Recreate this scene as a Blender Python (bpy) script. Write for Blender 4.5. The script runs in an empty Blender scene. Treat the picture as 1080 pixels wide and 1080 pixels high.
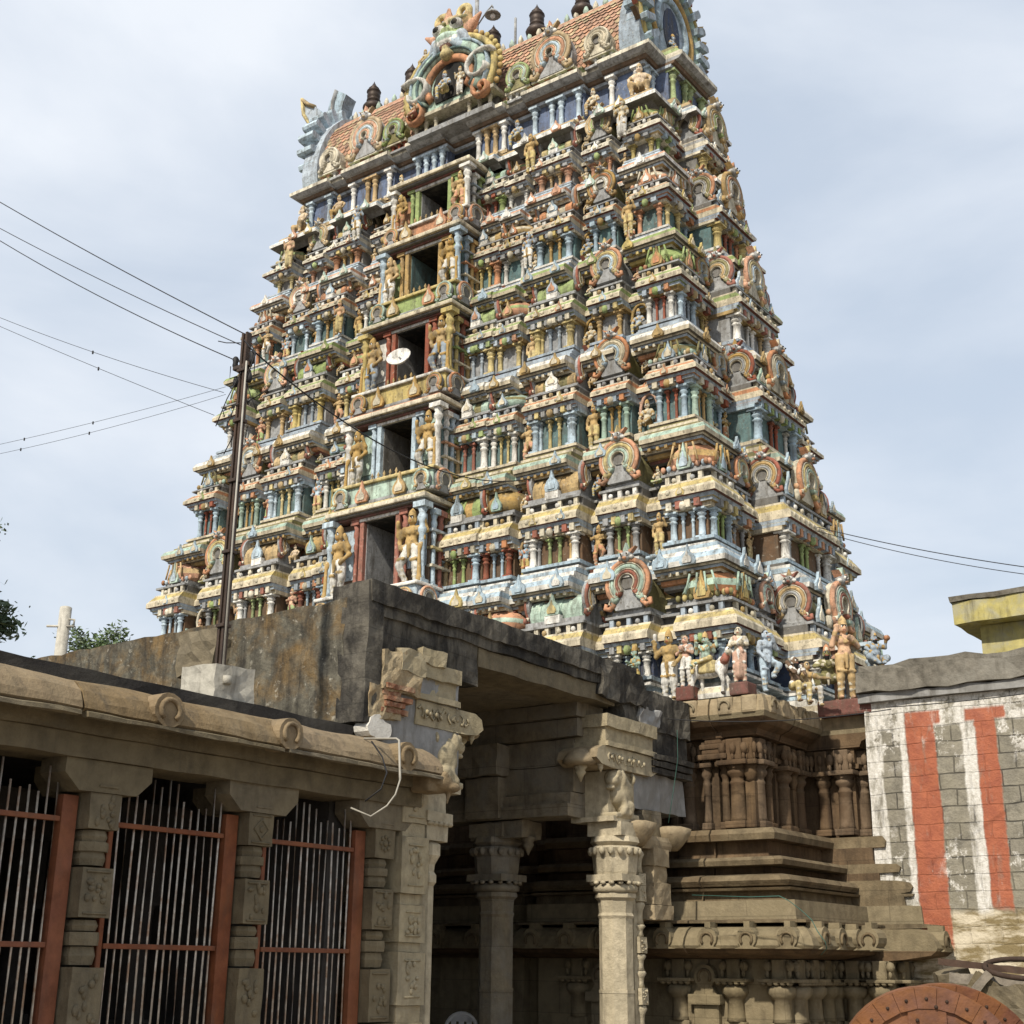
import bpy, math, random
import numpy as np
from mathutils import Matrix, Vector
R = math.radians
rnd = random.Random(11)
GZ = -1.6                       # ground level; eye level is z = 0
sc = bpy.context.scene
col = sc.collection

# ------------------------------------------------------------------ camera, sky, sun, exposure
cam = bpy.data.objects.new("camera", bpy.data.cameras.new("camera"))
col.objects.link(cam)
sc.camera = cam
cam.data.sensor_width = 36.0
cam.data.lens = 47.175
cam.data.clip_end = 3000
cam.matrix_world = Matrix(((0.8107862, 0.17986859, 0.55702157, 0),
                           (0.5852578, -0.265288, -0.76622163, 0),
                           (0.00995193, 0.94724314, -0.32036134, 0),
                           (0, 0, 0, 1)))
SUN_DIR = Vector((0.10, -0.72, 0.66)).normalized()       # towards the sun
sun = bpy.data.objects.new("sun", bpy.data.lights.new("sun", 'SUN'))
col.objects.link(sun)
sun.data.energy = 4.4
sun.data.angle = R(1.5)
sun.data.color = (1.0, 0.91, 0.77)
sun.rotation_euler = SUN_DIR.to_track_quat('Z', 'Y').to_euler()
world = bpy.data.worlds.new("World")
sc.world = world
world.use_nodes = True
nt = world.node_tree
bg = nt.nodes['Background']
bg.inputs['Strength'].default_value = 0.09
sky = nt.nodes.new('ShaderNodeTexSky')
sky.sky_type = 'NISHITA'
sky.sun_disc = False
sky.sun_elevation = math.asin(SUN_DIR.z)
sky.sun_rotation = math.atan2(SUN_DIR.x, SUN_DIR.y)
sky.air_density = 1.4
sky.dust_density = 3.0
tc = nt.nodes.new('ShaderNodeTexCoord')
mp = nt.nodes.new('ShaderNodeMapping')
mp.inputs['Scale'].default_value = (1.0, 1.0, 2.2)
mp.inputs['Location'].default_value = (0.35, 0.1, 0.2)
n1 = nt.nodes.new('ShaderNodeTexNoise')
n1.inputs['Scale'].default_value = 2.6
n1.inputs['Detail'].default_value = 7
n1.inputs['Roughness'].default_value = 0.5
n1.inputs['Distortion'].default_value = 0.3
cr = nt.nodes.new('ShaderNodeValToRGB')
cr.color_ramp.elements[0].position = 0.36
cr.color_ramp.elements[0].color = (0.70, 0.70, 0.70, 1)
cr.color_ramp.elements[1].position = 0.66
cr.color_ramp.elements[1].color = (0.95, 0.95, 0.95, 1)
cl = nt.nodes.new('ShaderNodeValToRGB')
cl.color_ramp.elements[0].position = 0.33
cl.color_ramp.elements[0].color = (7.0, 7.9, 9.2, 1)
cl.color_ramp.elements[1].position = 0.70
cl.color_ramp.elements[1].color = (8.9, 9.3, 9.9, 1)
mx = nt.nodes.new('ShaderNodeMix')
mx.data_type = 'RGBA'
L = nt.links.new
L(tc.outputs['Generated'], mp.inputs['Vector'])
L(mp.outputs['Vector'], n1.inputs['Vector'])
L(n1.outputs['Fac'], cr.inputs['Fac'])
L(n1.outputs['Fac'], cl.inputs['Fac'])
L(cr.outputs['Color'], mx.inputs[0])
L(sky.outputs['Color'], mx.inputs[6])
L(cl.outputs['Color'], mx.inputs[7])
L(mx.outputs[2], bg.inputs['Color'])
sc.view_settings.view_transform = 'Standard'
sc.view_settings.look = 'None'
sc.view_settings.exposure = 0.22
sc.view_settings.gamma = 1.0

# ------------------------------------------------------------------ materials
M = {}


def nodes_of(name):
    m = bpy.data.materials.new(name)
    m.use_nodes = True
    t = m.node_tree
    b = t.nodes['Principled BSDF']
    return m, t, b


def new(t, kind, **kw):
    n = t.nodes.new('ShaderNode' + kind)
    for k, v in kw.items():
        n.inputs[k.replace('_', ' ')].default_value = v
    return n


def mixc(t, fac, a, b):
    n = t.nodes.new('ShaderNodeMix')
    n.data_type = 'RGBA'
    for sock, v in ((n.inputs[0], fac), (n.inputs[6], a), (n.inputs[7], b)):
        if hasattr(v, 'is_linked'):
            t.links.new(v, sock)
        elif isinstance(v, (tuple, list)):
            sock.default_value = tuple(v) + (1,) if len(v) == 3 else v
        else:
            sock.default_value = v
    return n.outputs[2]


def ramp(t, src, p0, p1, c0=0.0, c1=1.0):
    n = t.nodes.new('ShaderNodeMapRange')
    n.inputs[1].default_value = p0
    n.inputs[2].default_value = p1
    n.inputs[3].default_value = c0
    n.inputs[4].default_value = c1
    t.links.new(src, n.inputs[0])
    return n.outputs[0]


def noise(t, vec, scale, detail=5, rough=0.6, dist=0.0):
    n = new(t, 'TexNoise', Scale=scale, Detail=detail, Roughness=rough, Distortion=dist)
    t.links.new(vec, n.inputs['Vector'])
    return n.outputs['Fac']


def mapped(t, scale=(1, 1, 1), loc=(0, 0, 0)):
    c = t.nodes.new('ShaderNodeTexCoord')
    m = t.nodes.new('ShaderNodeMapping')
    m.inputs['Scale'].default_value = scale
    m.inputs['Location'].default_value = loc
    t.links.new(c.outputs['Object'], m.inputs['Vector'])
    return m.outputs['Vector']


def surf(name, c, var=0.3, vs=5.0, grime=(0.06, 0.052, 0.04), ga=0.6, gs=2.5, g0=0.52, g1=0.72,
         streak=True, joints=None, speck=0.0, second=None, s_amt=0.6, s_scale=1.3, bump=0.25, bs=40.0, rough=0.85, metal=0.0):
    """mottled, stained, slightly rough surface"""
    m, t, b = nodes_of(name)
    v = mapped(t)
    vst = mapped(t, (2.2, 2.2, 0.45)) if streak else v
    f1 = noise(t, v, vs, 6)
    dark = tuple(x * (1 - var) for x in c)
    lite = tuple(min(0.9, x * (1 + var * 0.35)) for x in c)
    out = mixc(t, ramp(t, f1, 0.3, 0.7), dark, lite)
    oi = t.nodes.new('ShaderNodeObjectInfo')
    hs = t.nodes.new('ShaderNodeHueSaturation')
    t.links.new(ramp(t, oi.outputs['Random'], 0, 1, 0.80, 1.12), hs.inputs['Value'])
    t.links.new(ramp(t, oi.outputs['Random'], 0, 1, 1.05, 0.80), hs.inputs['Saturation'])
    t.links.new(out, hs.inputs['Color'])
    out = hs.outputs['Color']
    if second:
        f3 = noise(t, v, s_scale, 5, 0.65, 0.4)
        out = mixc(t, ramp(t, f3, 0.45, 0.62, 0, s_amt), out, second)
    if ga > 0:
        f2 = noise(t, vst, gs, 7, 0.68, 0.2)
        out = mixc(t, ramp(t, f2, g0, g1, 0, ga), out, grime)
    if speck:
        f4 = noise(t, v, 17.0, 6, 0.75)
        out = mixc(t, ramp(t, f4, 0.53, 0.68, 0, speck), out, grime)
        f5 = noise(t, v, 11.0, 5, 0.7, 0.3)
        out = mixc(t, ramp(t, f5, 0.60, 0.72, 0, 0.45), out, (0.60, 0.57, 0.48))
    jf = None
    if joints:
        sp = t.nodes.new('ShaderNodeSeparateXYZ')
        t.links.new(v, sp.inputs[0])
        ad = t.nodes.new('ShaderNodeMath')
        t.links.new(sp.outputs[0], ad.inputs[0])
        t.links.new(sp.outputs[1], ad.inputs[1])
        cb = t.nodes.new('ShaderNodeCombineXYZ')
        t.links.new(ad.outputs[0], cb.inputs[0])
        t.links.new(sp.outputs[2], cb.inputs[1])
        br = t.nodes.new('ShaderNodeTexBrick')
        br.inputs['Scale'].default_value = 1
        br.inputs['Brick Width'].default_value = joints[0]
        br.inputs['Row Height'].default_value = joints[1]
        br.inputs['Mortar Size'].default_value = 0.007
        br.inputs['Color1'].default_value = (1, 1, 1, 1)
        br.inputs['Color2'].default_value = (0.80, 0.80, 0.80, 1)
        br.inputs['Mortar'].default_value = (0.3, 0.3, 0.3, 1)
        t.links.new(cb.outputs[0], br.inputs['Vector'])
        mu = t.nodes.new('ShaderNodeMix')
        mu.data_type = 'RGBA'
        mu.blend_type = 'MULTIPLY'
        mu.inputs[0].default_value = 0.42
        t.links.new(out, mu.inputs[6])
        t.links.new(br.outputs['Color'], mu.inputs[7])
        out = mu.outputs[2]
    t.links.new(out, b.inputs['Base Color'])
    b.inputs['Roughness'].default_value = rough
    b.inputs['Metallic'].default_value = metal
    b.inputs['Specular IOR Level'].default_value = 0.25
    if bump:
        bn = t.nodes.new('ShaderNodeBump')
        bn.inputs['Strength'].default_value = bump
        bn.inputs['Distance'].default_value = 0.03
        t.links.new(noise(t, v, bs, 6, 0.7), bn.inputs['Height'])
        t.links.new(bn.outputs['Normal'], b.inputs['Normal'])
    M[name] = m
    return m


PAINT = dict(
    cream=(0.64, 0.57, 0.42), white=(0.74, 0.73, 0.68), ltblue=(0.41, 0.53, 0.62), grey=(0.33, 0.34, 0.345),
    dgrey=(0.17, 0.165, 0.155), teal=(0.12, 0.20, 0.205), mint=(0.40, 0.54, 0.45), yellow=(0.56, 0.45, 0.18),
    orange=(0.56, 0.27, 0.14), red=(0.32, 0.10, 0.06), maroon=(0.17, 0.06, 0.045), green=(0.31, 0.40, 0.15),
    dkblue=(0.045, 0.065, 0.12), blue=(0.085, 0.13, 0.24), gold=(0.48, 0.32, 0.12), ochre=(0.44, 0.31, 0.13),
    brown=(0.15, 0.09, 0.05), dkbrown=(0.05, 0.035, 0.028), skin=(0.56, 0.33, 0.18), paleskin=(0.60, 0.46, 0.30),
    tan=(0.46, 0.34, 0.18), black=(0.012, 0.012, 0.012), greyblue=(0.36, 0.43, 0.50), olive=(0.24, 0.22, 0.09),
    pink=(0.64, 0.40, 0.29), bone=(0.60, 0.55, 0.42), tile=(0.44, 0.235, 0.14))
for k, c in PAINT.items():
    surf(k, c, var=0.35, vs=6.0, grime=(0.075, 0.065, 0.05), ga=0.75, gs=3.0, g0=0.47, g1=0.68, speck=0.8 if k not in ('black', 'dkbrown') else 0.0, bump=0.35, bs=22, rough=0.8)

surf('granite', joints=(1.1, 0.62), c=(0.20, 0.16, 0.095), var=0.35, vs=7, second=(0.20, 0.19, 0.165), s_amt=0.6, s_scale=1.1, grime=(0.06, 0.05, 0.035), ga=0.55,
     gs=2.0, bump=0.5, bs=26, rough=0.9)
surf('granite_grey', (0.17, 0.14, 0.088), var=0.35, vs=7, second=(0.22, 0.18, 0.11), s_amt=0.5, s_scale=0.9, ga=0.55, gs=2.2, bump=0.5, bs=28)
surf('granite_pale', (0.42, 0.355, 0.225), var=0.35, vs=8, second=(0.31, 0.27, 0.19), s_amt=0.6, s_scale=1.4, ga=0.5, gs=2.4, bump=0.55, bs=30)
surf('granite_warm', (0.34, 0.27, 0.165), var=0.35, vs=6, second=(0.22, 0.165, 0.095), s_amt=0.7, s_scale=1.1, ga=0.6, gs=1.8, bump=0.5, bs=26)
surf('base_stone', joints=(1.25, 0.46), c=(0.20, 0.155, 0.09), var=0.4, vs=5, second=(0.11, 0.075, 0.04), s_amt=0.75, s_scale=0.8, grime=(0.035, 0.025, 0.015), ga=0.7,
     gs=1.4, g0=0.47, g1=0.68, bump=0.55, bs=22)
surf('base_light', joints=(1.25, 0.46), c=(0.25, 0.205, 0.125), var=0.35, vs=6, second=(0.20, 0.165, 0.10), s_amt=0.6, s_scale=1.2, grime=(0.05, 0.035, 0.02), ga=0.5,
     gs=2.0, bump=0.5, bs=24)
surf('base_brown', joints=(1.25, 0.46), c=(0.17, 0.112, 0.06), var=0.4, vs=4, second=(0.085, 0.052, 0.028), s_amt=0.8, s_scale=0.9, grime=(0.025, 0.018, 0.012), ga=0.7,
     gs=1.3, g0=0.46, g1=0.66, bump=0.5, bs=22)
surf('moss_wall', (0.125, 0.115, 0.085), var=0.55, vs=9, second=(0.19, 0.11, 0.03), s_amt=0.6, s_scale=1.7, speck=0.5, grime=(0.022, 0.02, 0.017), ga=0.9,
     gs=2.6, g0=0.44, g1=0.66, bump=0.8, bs=14)
surf('black_wall', joints=(1.5, 0.29), c=(0.055, 0.05, 0.042), var=0.5, vs=8, second=(0.17, 0.155, 0.125), s_amt=0.7, s_scale=1.6, grime=(0.014, 0.013, 0.012), ga=0.85,
     gs=2.2, g0=0.45, g1=0.62, bump=0.8, bs=16)
surf('plaster_grey', (0.27, 0.27, 0.265), var=0.3, vs=6, second=(0.17, 0.165, 0.15), s_amt=0.7, s_scale=1.2, ga=0.65, gs=2.2, bump=0.3, bs=16)
surf('lime', (0.68, 0.66, 0.60), var=0.2, vs=7, ga=0.35, gs=3, bump=0.6, bs=18)
surf('rubble_plaster', (0.36, 0.28, 0.155), var=0.45, vs=11, second=(0.30, 0.21, 0.11), s_amt=0.7, s_scale=3, ga=0.4, gs=3, bump=1.0, bs=15)
surf('old_brick', (0.30, 0.13, 0.07), var=0.4, vs=12, second=(0.45, 0.36, 0.24), s_amt=0.6, s_scale=6, ga=0.4, bump=0.8, bs=20)
surf('eave_stone', (0.23, 0.165, 0.088), var=0.35, vs=6, second=(0.23, 0.18, 0.11), s_amt=0.6, s_scale=1.2, ga=0.65, gs=2.4, bump=0.6, bs=20)
surf('roof_black', (0.035, 0.032, 0.03), var=0.5, vs=6, second=(0.075, 0.07, 0.06), s_amt=0.6, ga=0.3, bump=0.6, bs=16)
surf('iron_red', (0.20, 0.062, 0.025), var=0.35, vs=8, second=(0.26, 0.10, 0.04), s_amt=0.4, ga=0.5, gs=3, bump=0.2, rough=0.6)
surf('bar_steel', (0.50, 0.45, 0.38), var=0.4, vs=14, second=(0.26, 0.13, 0.06), s_amt=0.7, s_scale=5, ga=0.3, bump=0.1, rough=0.5, metal=0.3)
surf('rust', (0.15, 0.058, 0.032), var=0.4, vs=8, second=(0.24, 0.10, 0.03), s_amt=0.7, s_scale=1.5, grime=(0.07, 0.03, 0.015), ga=0.6, gs=3,
     streak=False, bump=0.4, bs=26, rough=0.75, metal=0.15)
surf('rust_dark', (0.055, 0.034, 0.024), var=0.4, vs=9, ga=0.4, bump=0.3)
surf('pole_steel', (0.055, 0.04, 0.032), var=0.4, vs=8, second=(0.09, 0.05, 0.03), s_amt=0.5, ga=0.3, bump=0.2, rough=0.6)
surf('concrete', (0.42, 0.40, 0.34), var=0.3, vs=8, ga=0.5, gs=3, bump=0.4, bs=20)
surf('conduit', (0.36, 0.34, 0.29), var=0.3, ga=0.5, bump=0.0, rough=0.5)
surf('cable', (0.02, 0.02, 0.022), var=0.2, ga=0.0, bump=0.0, rough=0.6)
surf('wire_green', (0.04, 0.12, 0.095), var=0.2, ga=0.2, bump=0.0, rough=0.6)
surf('kalasam', (0.055, 0.038, 0.030), var=0.4, vs=6, ga=0.4, bump=0.15, rough=0.5, metal=0.3)
surf('ground', (0.26, 0.21, 0.15), var=0.35, vs=1.5, ga=0.3, gs=0.6, streak=False, bump=0.6, bs=8)
surf('yellow_wall', (0.50, 0.44, 0.16), var=0.3, vs=4, second=(0.34, 0.33, 0.24), s_amt=0.8, s_scale=2.2, ga=0.7, gs=2.4, bump=0.3)
surf('plastic_white', (0.72, 0.72, 0.72), var=0.08, ga=0.15, bump=0.0, rough=0.4)
surf('bark', (0.14, 0.10, 0.07), var=0.4, vs=8, ga=0.3, bump=0.8, bs=20)
surf('wood_grey', (0.22, 0.19, 0.15), var=0.4, vs=9, ga=0.4, bump=0.5, bs=24)
surf('wood_dark', (0.07, 0.04, 0.026), var=0.4, vs=6, ga=0.3, bump=0.2)
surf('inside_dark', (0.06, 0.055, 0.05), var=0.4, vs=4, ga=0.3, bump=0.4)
surf('coping', (0.165, 0.15, 0.12), var=0.45, vs=7, second=(0.22, 0.21, 0.18), s_amt=0.6, s_scale=1.2, ga=0.6, gs=2.0, bump=0.7, bs=14)


def leaf_mat(name, c):
    m, t, b = nodes_of(name)
    v = mapped(t)
    out = mixc(t, ramp(t, noise(t, v, 1.3, 3), 0.35, 0.65), tuple(x * 0.6 for x in c), tuple(x * 1.35 for x in c))
    t.links.new(out, b.inputs['Base Color'])
    b.inputs['Roughness'].default_value = 0.6
    M[name] = m


leaf_mat('leaf', (0.075, 0.115, 0.04))
leaf_mat('leaf_dark', (0.045, 0.075, 0.03))


def tile_paint(name, c, c2, grout, scale_u, scale_v):
    """scalloped terracotta roof tiles: shape in bump, colour per tile"""
    m, t, b = nodes_of(name)
    v = mapped(t, (1, 1, 1))
    br = t.nodes.new('ShaderNodeTexBrick')
    br.inputs['Color1'].default_value = c + (1,)
    br.inputs['Color2'].default_value = c2 + (1,)
    br.inputs['Mortar'].default_value = grout + (1,)
    br.inputs['Scale'].default_value = 1
    br.inputs['Mortar Size'].default_value = 0.018
    br.inputs['Brick Width'].default_value = scale_u
    br.inputs['Row Height'].default_value = scale_v
    mm = t.nodes.new('ShaderNodeMapping')
    mm.inputs['Rotation'].default_value = (R(90), 0, 0)
    t.links.new(v, mm.inputs['Vector'])
    t.links.new(mm.outputs['Vector'], br.inputs['Vector'])
    f2 = noise(t, v, 4, 6, 0.65)
    out = mixc(t, ramp(t, f2, 0.5, 0.75, 0, 0.55), br.outputs['Color'], (0.10, 0.075, 0.05))
    t.links.new(out, b.inputs['Base Color'])
    b.inputs['Roughness'].default_value = 0.8
    M[name] = m


tile_paint('roof_tile', (0.44, 0.25, 0.15), (0.40, 0.21, 0.12), (0.20, 0.09, 0.05), 0.17, 0.16)


def striped_wall():
    """old block wall, whitewash worn in patches, with vermilion and white bands painted on it"""
    m, t, b = nodes_of('striped_wall')
    v = mapped(t)
    sep = t.nodes.new('ShaderNodeSeparateXYZ')
    t.links.new(v, sep.inputs[0])
    wob = noise(t, v, 2.0, 4, 0.6)
    fine = noise(t, v, 14, 5, 0.7)

    def math_(op, a, b_=0.0, c_=None):
        n = t.nodes.new('ShaderNodeMath')
        n.operation = op
        for s, x in zip(n.inputs, (a, b_, c_)):
            if x is None:
                continue
            if hasattr(x, 'is_linked'):
                t.links.new(x, s)
            else:
                s.default_value = x
        return n.outputs[0]
    wx = math_('ADD', sep.outputs[0], math_('MULTIPLY', math_('SUBTRACT', wob, 0.5), 0.10))
    wx = math_('ADD', wx, math_('MULTIPLY', math_('SUBTRACT', fine, 0.5), 0.05))
    z = sep.outputs[2]
    wz = math_('ADD', z, math_('MULTIPLY', math_('SUBTRACT', wob, 0.5), 0.5))

    def band(x, a, b_, soft=0.015):
        return math_('MULTIPLY', ramp(t, x, a - soft, a + soft), ramp(t, x, b_ - soft, b_ + soft, 1, 0))
    br = t.nodes.new('ShaderNodeTexBrick')
    mm = t.nodes.new('ShaderNodeMapping')
    mm.inputs['Rotation'].default_value = (R(90), 0, 0)
    vd = t.nodes.new('ShaderNodeVectorMath')
    vd.operation = 'ADD'
    nz = t.nodes.new('ShaderNodeTexNoise')
    nz.inputs['Scale'].default_value = 2.3
    t.links.new(v, nz.inputs['Vector'])
    sub = t.nodes.new('ShaderNodeVectorMath')
    sub.operation = 'SCALE'
    sub.inputs['Scale'].default_value = 0.07
    t.links.new(nz.outputs['Color'], sub.inputs[0])
    t.links.new(v, vd.inputs[0])
    t.links.new(sub.outputs[0], vd.inputs[1])
    t.links.new(vd.outputs[0], mm.inputs['Vector'])
    t.links.new(mm.outputs['Vector'], br.inputs['Vector'])
    br.inputs['Color1'].default_value = (0.21, 0.195, 0.155, 1)
    br.inputs['Color2'].default_value = (0.27, 0.25, 0.20, 1)
    br.inputs['Mortar'].default_value = (0.06, 0.055, 0.045, 1)
    br.inputs['Scale'].default_value = 1
    br.inputs['Mortar Size'].default_value = 0.012
    br.inputs['Mortar Smooth'].default_value = 0.4
    br.inputs['Brick Width'].default_value = 0.47
    br.inputs['Row Height'].default_value = 0.25
    stone = mixc(t, ramp(t, noise(t, v, 5, 8, 0.75), 0.42, 0.66, 0, 0.75), br.outputs['Color'], (0.085, 0.078, 0.062))
    stone = mixc(t, ramp(t, noise(t, v, 1.0, 6, 0.7), 0.48, 0.62, 0, 0.5), stone, (0.25, 0.23, 0.17))
    # lower courses: warm bare plaster
    low = mixc(t, ramp(t, noise(t, mapped(t, (1, 1, 3.5)), 1.3, 8, 0.7), 0.44, 0.56), (0.56, 0.50, 0.38), (0.20, 0.155, 0.075))
    out = mixc(t, ramp(t, wz, 2.50, 2.36), stone, low)
    lime = mixc(t, ramp(t, fine, 0.35, 0.65), (0.50, 0.48, 0.43), (0.70, 0.69, 0.66))
    worn = ramp(t, noise(t, v, 3.2, 8, 0.75), 0.40, 0.50)
    worn2 = ramp(t, noise(t, v, 2.0, 8, 0.75), 0.52, 0.58)
    # white margins: left edge of the wall, beside the stripes, band under the coping, right edge
    # local x of the wall: 0 at the tower end
    w1 = band(wx, -1.0, 0.26)
    w1b = band(wx, 0.55, 0.66)
    w2 = band(wx, 1.53, 1.74)
    top = band(z, 5.22, 5.95, 0.03)
    allw = math_('MAXIMUM', math_('MAXIMUM', math_('MULTIPLY', w1, ramp(t, noise(t, v, 2.6, 8, 0.75), 0.38, 0.46)), w1b), w2)
    allw = math_('MAXIMUM', allw, math_('MULTIPLY', top, worn))
    allw = math_('MULTIPLY', allw, ramp(t, z, 2.35, 2.45))
    allw = math_('MAXIMUM', allw, math_('MULTIPLY', worn2, ramp(t, wx, 2.5, 2.8)))
    allw = math_('MAXIMUM', allw, math_('MULTIPLY', band(wz, 2.6, 3.6, .2), ramp(t, noise(t, v, 2.2, 8, 0.78), 0.53, 0.57)))
    allw = math_('MAXIMUM', allw, math_('MULTIPLY', band(wz, 4.7, 5.4, .2), ramp(t, noise(t, v, 3.1, 8, 0.78), 0.53, 0.57)))
    vs_ = mapped(t, (2.2, 2.2, 0.55))
    allw = math_('MULTIPLY', allw, ramp(t, noise(t, vs_, 2.2, 9, 0.72, 0.3), 0.36, 0.50, 0.12, 0.95))
    out = mixc(t, allw, out, lime)
    redc = mixc(t, ramp(t, noise(t, v, 5, 6), 0.35, 0.7), (0.27, 0.075, 0.04), (0.40, 0.125, 0.06))
    r1 = math_('MULTIPLY', band(wx, 0.66, 1.12), band(wz, 1.9, 5.40, 0.05))
    r1t = math_('MULTIPLY', band(wx, 0.66, 1.22), band(z, 5.25, 5.46, 0.02))
    r2 = math_('MULTIPLY', band(wx, 1.74, 2.06), band(wz, 2.45, 5.40, 0.05))
    r2t = math_('MULTIPLY', band(wx, 1.60, 2.22), band(z, 5.25, 5.43, 0.02))
    red = math_('MAXIMUM', math_('MAXIMUM', r1, r1t), math_('MAXIMUM', r2, r2t))
    red = math_('MULTIPLY', red, ramp(t, noise(t, vs_, 2.6, 9, 0.74, 0.3), 0.30, 0.46, 0.30, 0.96))
    out = mixc(t, red, out, redc)
    t.links.new(out, b.inputs['Base Color'])
    b.inputs['Roughness'].default_value = 0.9
    bn = t.nodes.new('ShaderNodeBump')
    bn.inputs['Strength'].default_value = 0.8
    bn.inputs['Distance'].default_value = 0.03
    hh = math_('ADD', math_('MULTIPLY', br.outputs['Fac'], -0.8), noise(t, v, 18, 6, 0.7))
    t.links.new(hh, bn.inputs['Height'])
    t.links.new(bn.outputs['Normal'], b.inputs['Normal'])
    M['striped_wall'] = m


striped_wall()


# ------------------------------------------------------------------ object helpers
def tag(o, label=None, cat=None, group=None, kind=None):
    for k, v in (('label', label), ('category', cat), ('group', group), ('kind', kind)):
        if v:
            o[k] = v
    return o


def thing(name, loc, label, cat, group=None):
    o = bpy.data.objects.new(name, None)
    o.empty_display_size = 0.3
    col.objects.link(o)
    o.location = loc
    return tag(o, label, cat, group)


def origin_of(o):
    v = Vector((0, 0, 0))
    while o is not None:
        v += o.location
        o = o.parent
    return v


class MB:
    def __init__(self, T=None):
        self.v, self.f, self.m, self.s = [], [], [], []
        self.T = T

    def add(self, verts, faces, mats, smooth=False):
        n = len(self.v)
        if self.T is not None:
            T = self.T
            verts = [tuple(T @ Vector(p)) for p in verts]
        self.v.extend(verts)
        one = isinstance(mats, str)
        for i, f in enumerate(faces):
            self.f.append([n + k for k in f])
            self.m.append(mats if one else mats[i])
            self.s.append(smooth)

    def box(self, x0, x1, y0, y1, z0, z1, m):
        v = [(x0, y0, z0), (x1, y0, z0), (x1, y1, z0), (x0, y1, z0), (x0, y0, z1), (x1, y0, z1), (x1, y1, z1), (x0, y1, z1)]
        self.add(v, [(0, 3, 2, 1), (4, 5, 6, 7), (0, 1, 5, 4), (1, 2, 6, 5), (2, 3, 7, 6), (3, 0, 4, 7)], m)

    def bbox(self, x0, x1, y0, y1, z0, z1, m, b=0.02):
        """box with chamfered edges"""
        b = min(b, (x1 - x0) * .4, (y1 - y0) * .4, (z1 - z0) * .4)

        def rect(i, z):
            return [(x0 + i, y0, z), (x1 - i, y0, z), (x1, y0 + i, z), (x1, y1 - i, z), (x1 - i, y1, z), (x0 + i, y1, z), (x0, y1 - i, z), (x0, y0 + i, z)]

        def rect2(z):
            i = b
            return [(x0 + i, y0 + i * .3, z), (x1 - i, y0 + i * .3, z), (x1 - i * .3, y0 + i, z), (x1 - i * .3, y1 - i, z), (x1 - i, y1 - i * .3, z), (x0 + i, y1 - i * .3, z), (x0 + i * .3, y1 - i, z), (x0 + i * .3, y0 + i, z)]
        rings = [rect2(z0), rect(b, z0 + b), rect(b, z1 - b), rect2(z1)]
        self.rings(rings, [m] * 3, cap=m)

    def rings(self, rings, mats, cap=None, smooth=False, closed=True):
        n = len(rings[0])
        v = [p for r in rings for p in r]
        f, mm = [], []
        for k in range(len(rings) - 1):
            for i in range(n if closed else n - 1):
                j = (i + 1) % n
                f.append((k * n + i, k * n + j, (k + 1) * n + j, (k + 1) * n + i))
                mm.append(mats[k] if isinstance(mats, list) else mats)
        if cap:
            f.append(tuple(range(n - 1, -1, -1)))
            mm.append(cap)
            f.append(tuple((len(rings) - 1) * n + i for i in range(n)))
            mm.append(cap)
        self.add(v, f, mm, smooth)

    def lathe(self, cx, cy, prof, mats, sides=10, smooth=True, rot=None, sx=1.0, sy=1.0):
        """prof: (radius, z); mats: one or one per segment"""
        off = math.pi / sides if rot is None else rot
        rings = []
        for r, z in prof:
            rings.append([(cx + sx * r * math.cos(off + 2 * math.pi * i / sides), cy + sy * r * math.sin(off + 2 * math.pi * i / sides), z) for i in range(sides)])
        self.rings(rings, mats, cap=mats if isinstance(mats, str) else mats[-1], smooth=smooth)

    def tube(self, pts, r, m, sides=6, r1=None):
        pts = [Vector(p) for p in pts]
        n = len(pts)
        rings = []
        for i, p in enumerate(pts):
            d = (pts[min(i + 1, n - 1)] - pts[max(i - 1, 0)]).normalized()
            a = d.cross(Vector((0, 0, 1)))
            if a.length < 1e-3:
                a = Vector((1, 0, 0))
            a.normalize()
            b = d.cross(a)
            rr = r if r1 is None else r + (r1 - r) * i / (n - 1)
            rings.append([tuple(p + rr * (math.cos(t) * a + math.sin(t) * b)) for t in [2 * math.pi * k / sides for k in range(sides)]])
        self.rings(rings, m, cap=m, smooth=True)

    def plate(self, outline, y0, y1, m, side=None):
        """outline in local x,z; extruded from y0 (outer) to y1"""
        n = len(outline)
        v = [(x, y0, z) for x, z in outline] + [(x, y1, z) for x, z in outline]
        f = [tuple(range(n)), tuple(range(2 * n - 1, n - 1, -1))]
        mm = [m, m]
        for i in range(n):
            j = (i + 1) % n
            f.append((i, n + i, n + j, j))
            mm.append(side or m)
        self.add(v, f, mm)

    def xprism(self, prof, x0, x1, m, smooth=False):
        """profile in (y,z) run along x"""
        n = len(prof)
        v = [(x0, y, z) for y, z in prof] + [(x1, y, z) for y, z in prof]
        f = [tuple(range(n - 1, -1, -1)), tuple(range(n, 2 * n))]
        mm = [m, m] if isinstance(m, str) else [m[0], m[0]]
        for i in range(n):
            j = (i + 1) % n
            f.append((i, j, n + j, n + i))
            mm.append(m if isinstance(m, str) else m[i])
        self.add(v, f, mm, smooth)

    def yprism(self, prof, y0, y1, m, smooth=False):
        """profile in (x,z) run along y"""
        n = len(prof)
        v = [(x, y0, z) for x, z in prof] + [(x, y1, z) for x, z in prof]
        f = [tuple(range(n)), tuple(range(2 * n - 1, n - 1, -1))]
        mm = [m, m]
        for i in range(n):
            j = (i + 1) % n
            f.append((i, n + i, n + j, j))
            mm.append(m)
        self.add(v, f, mm, smooth)

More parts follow.
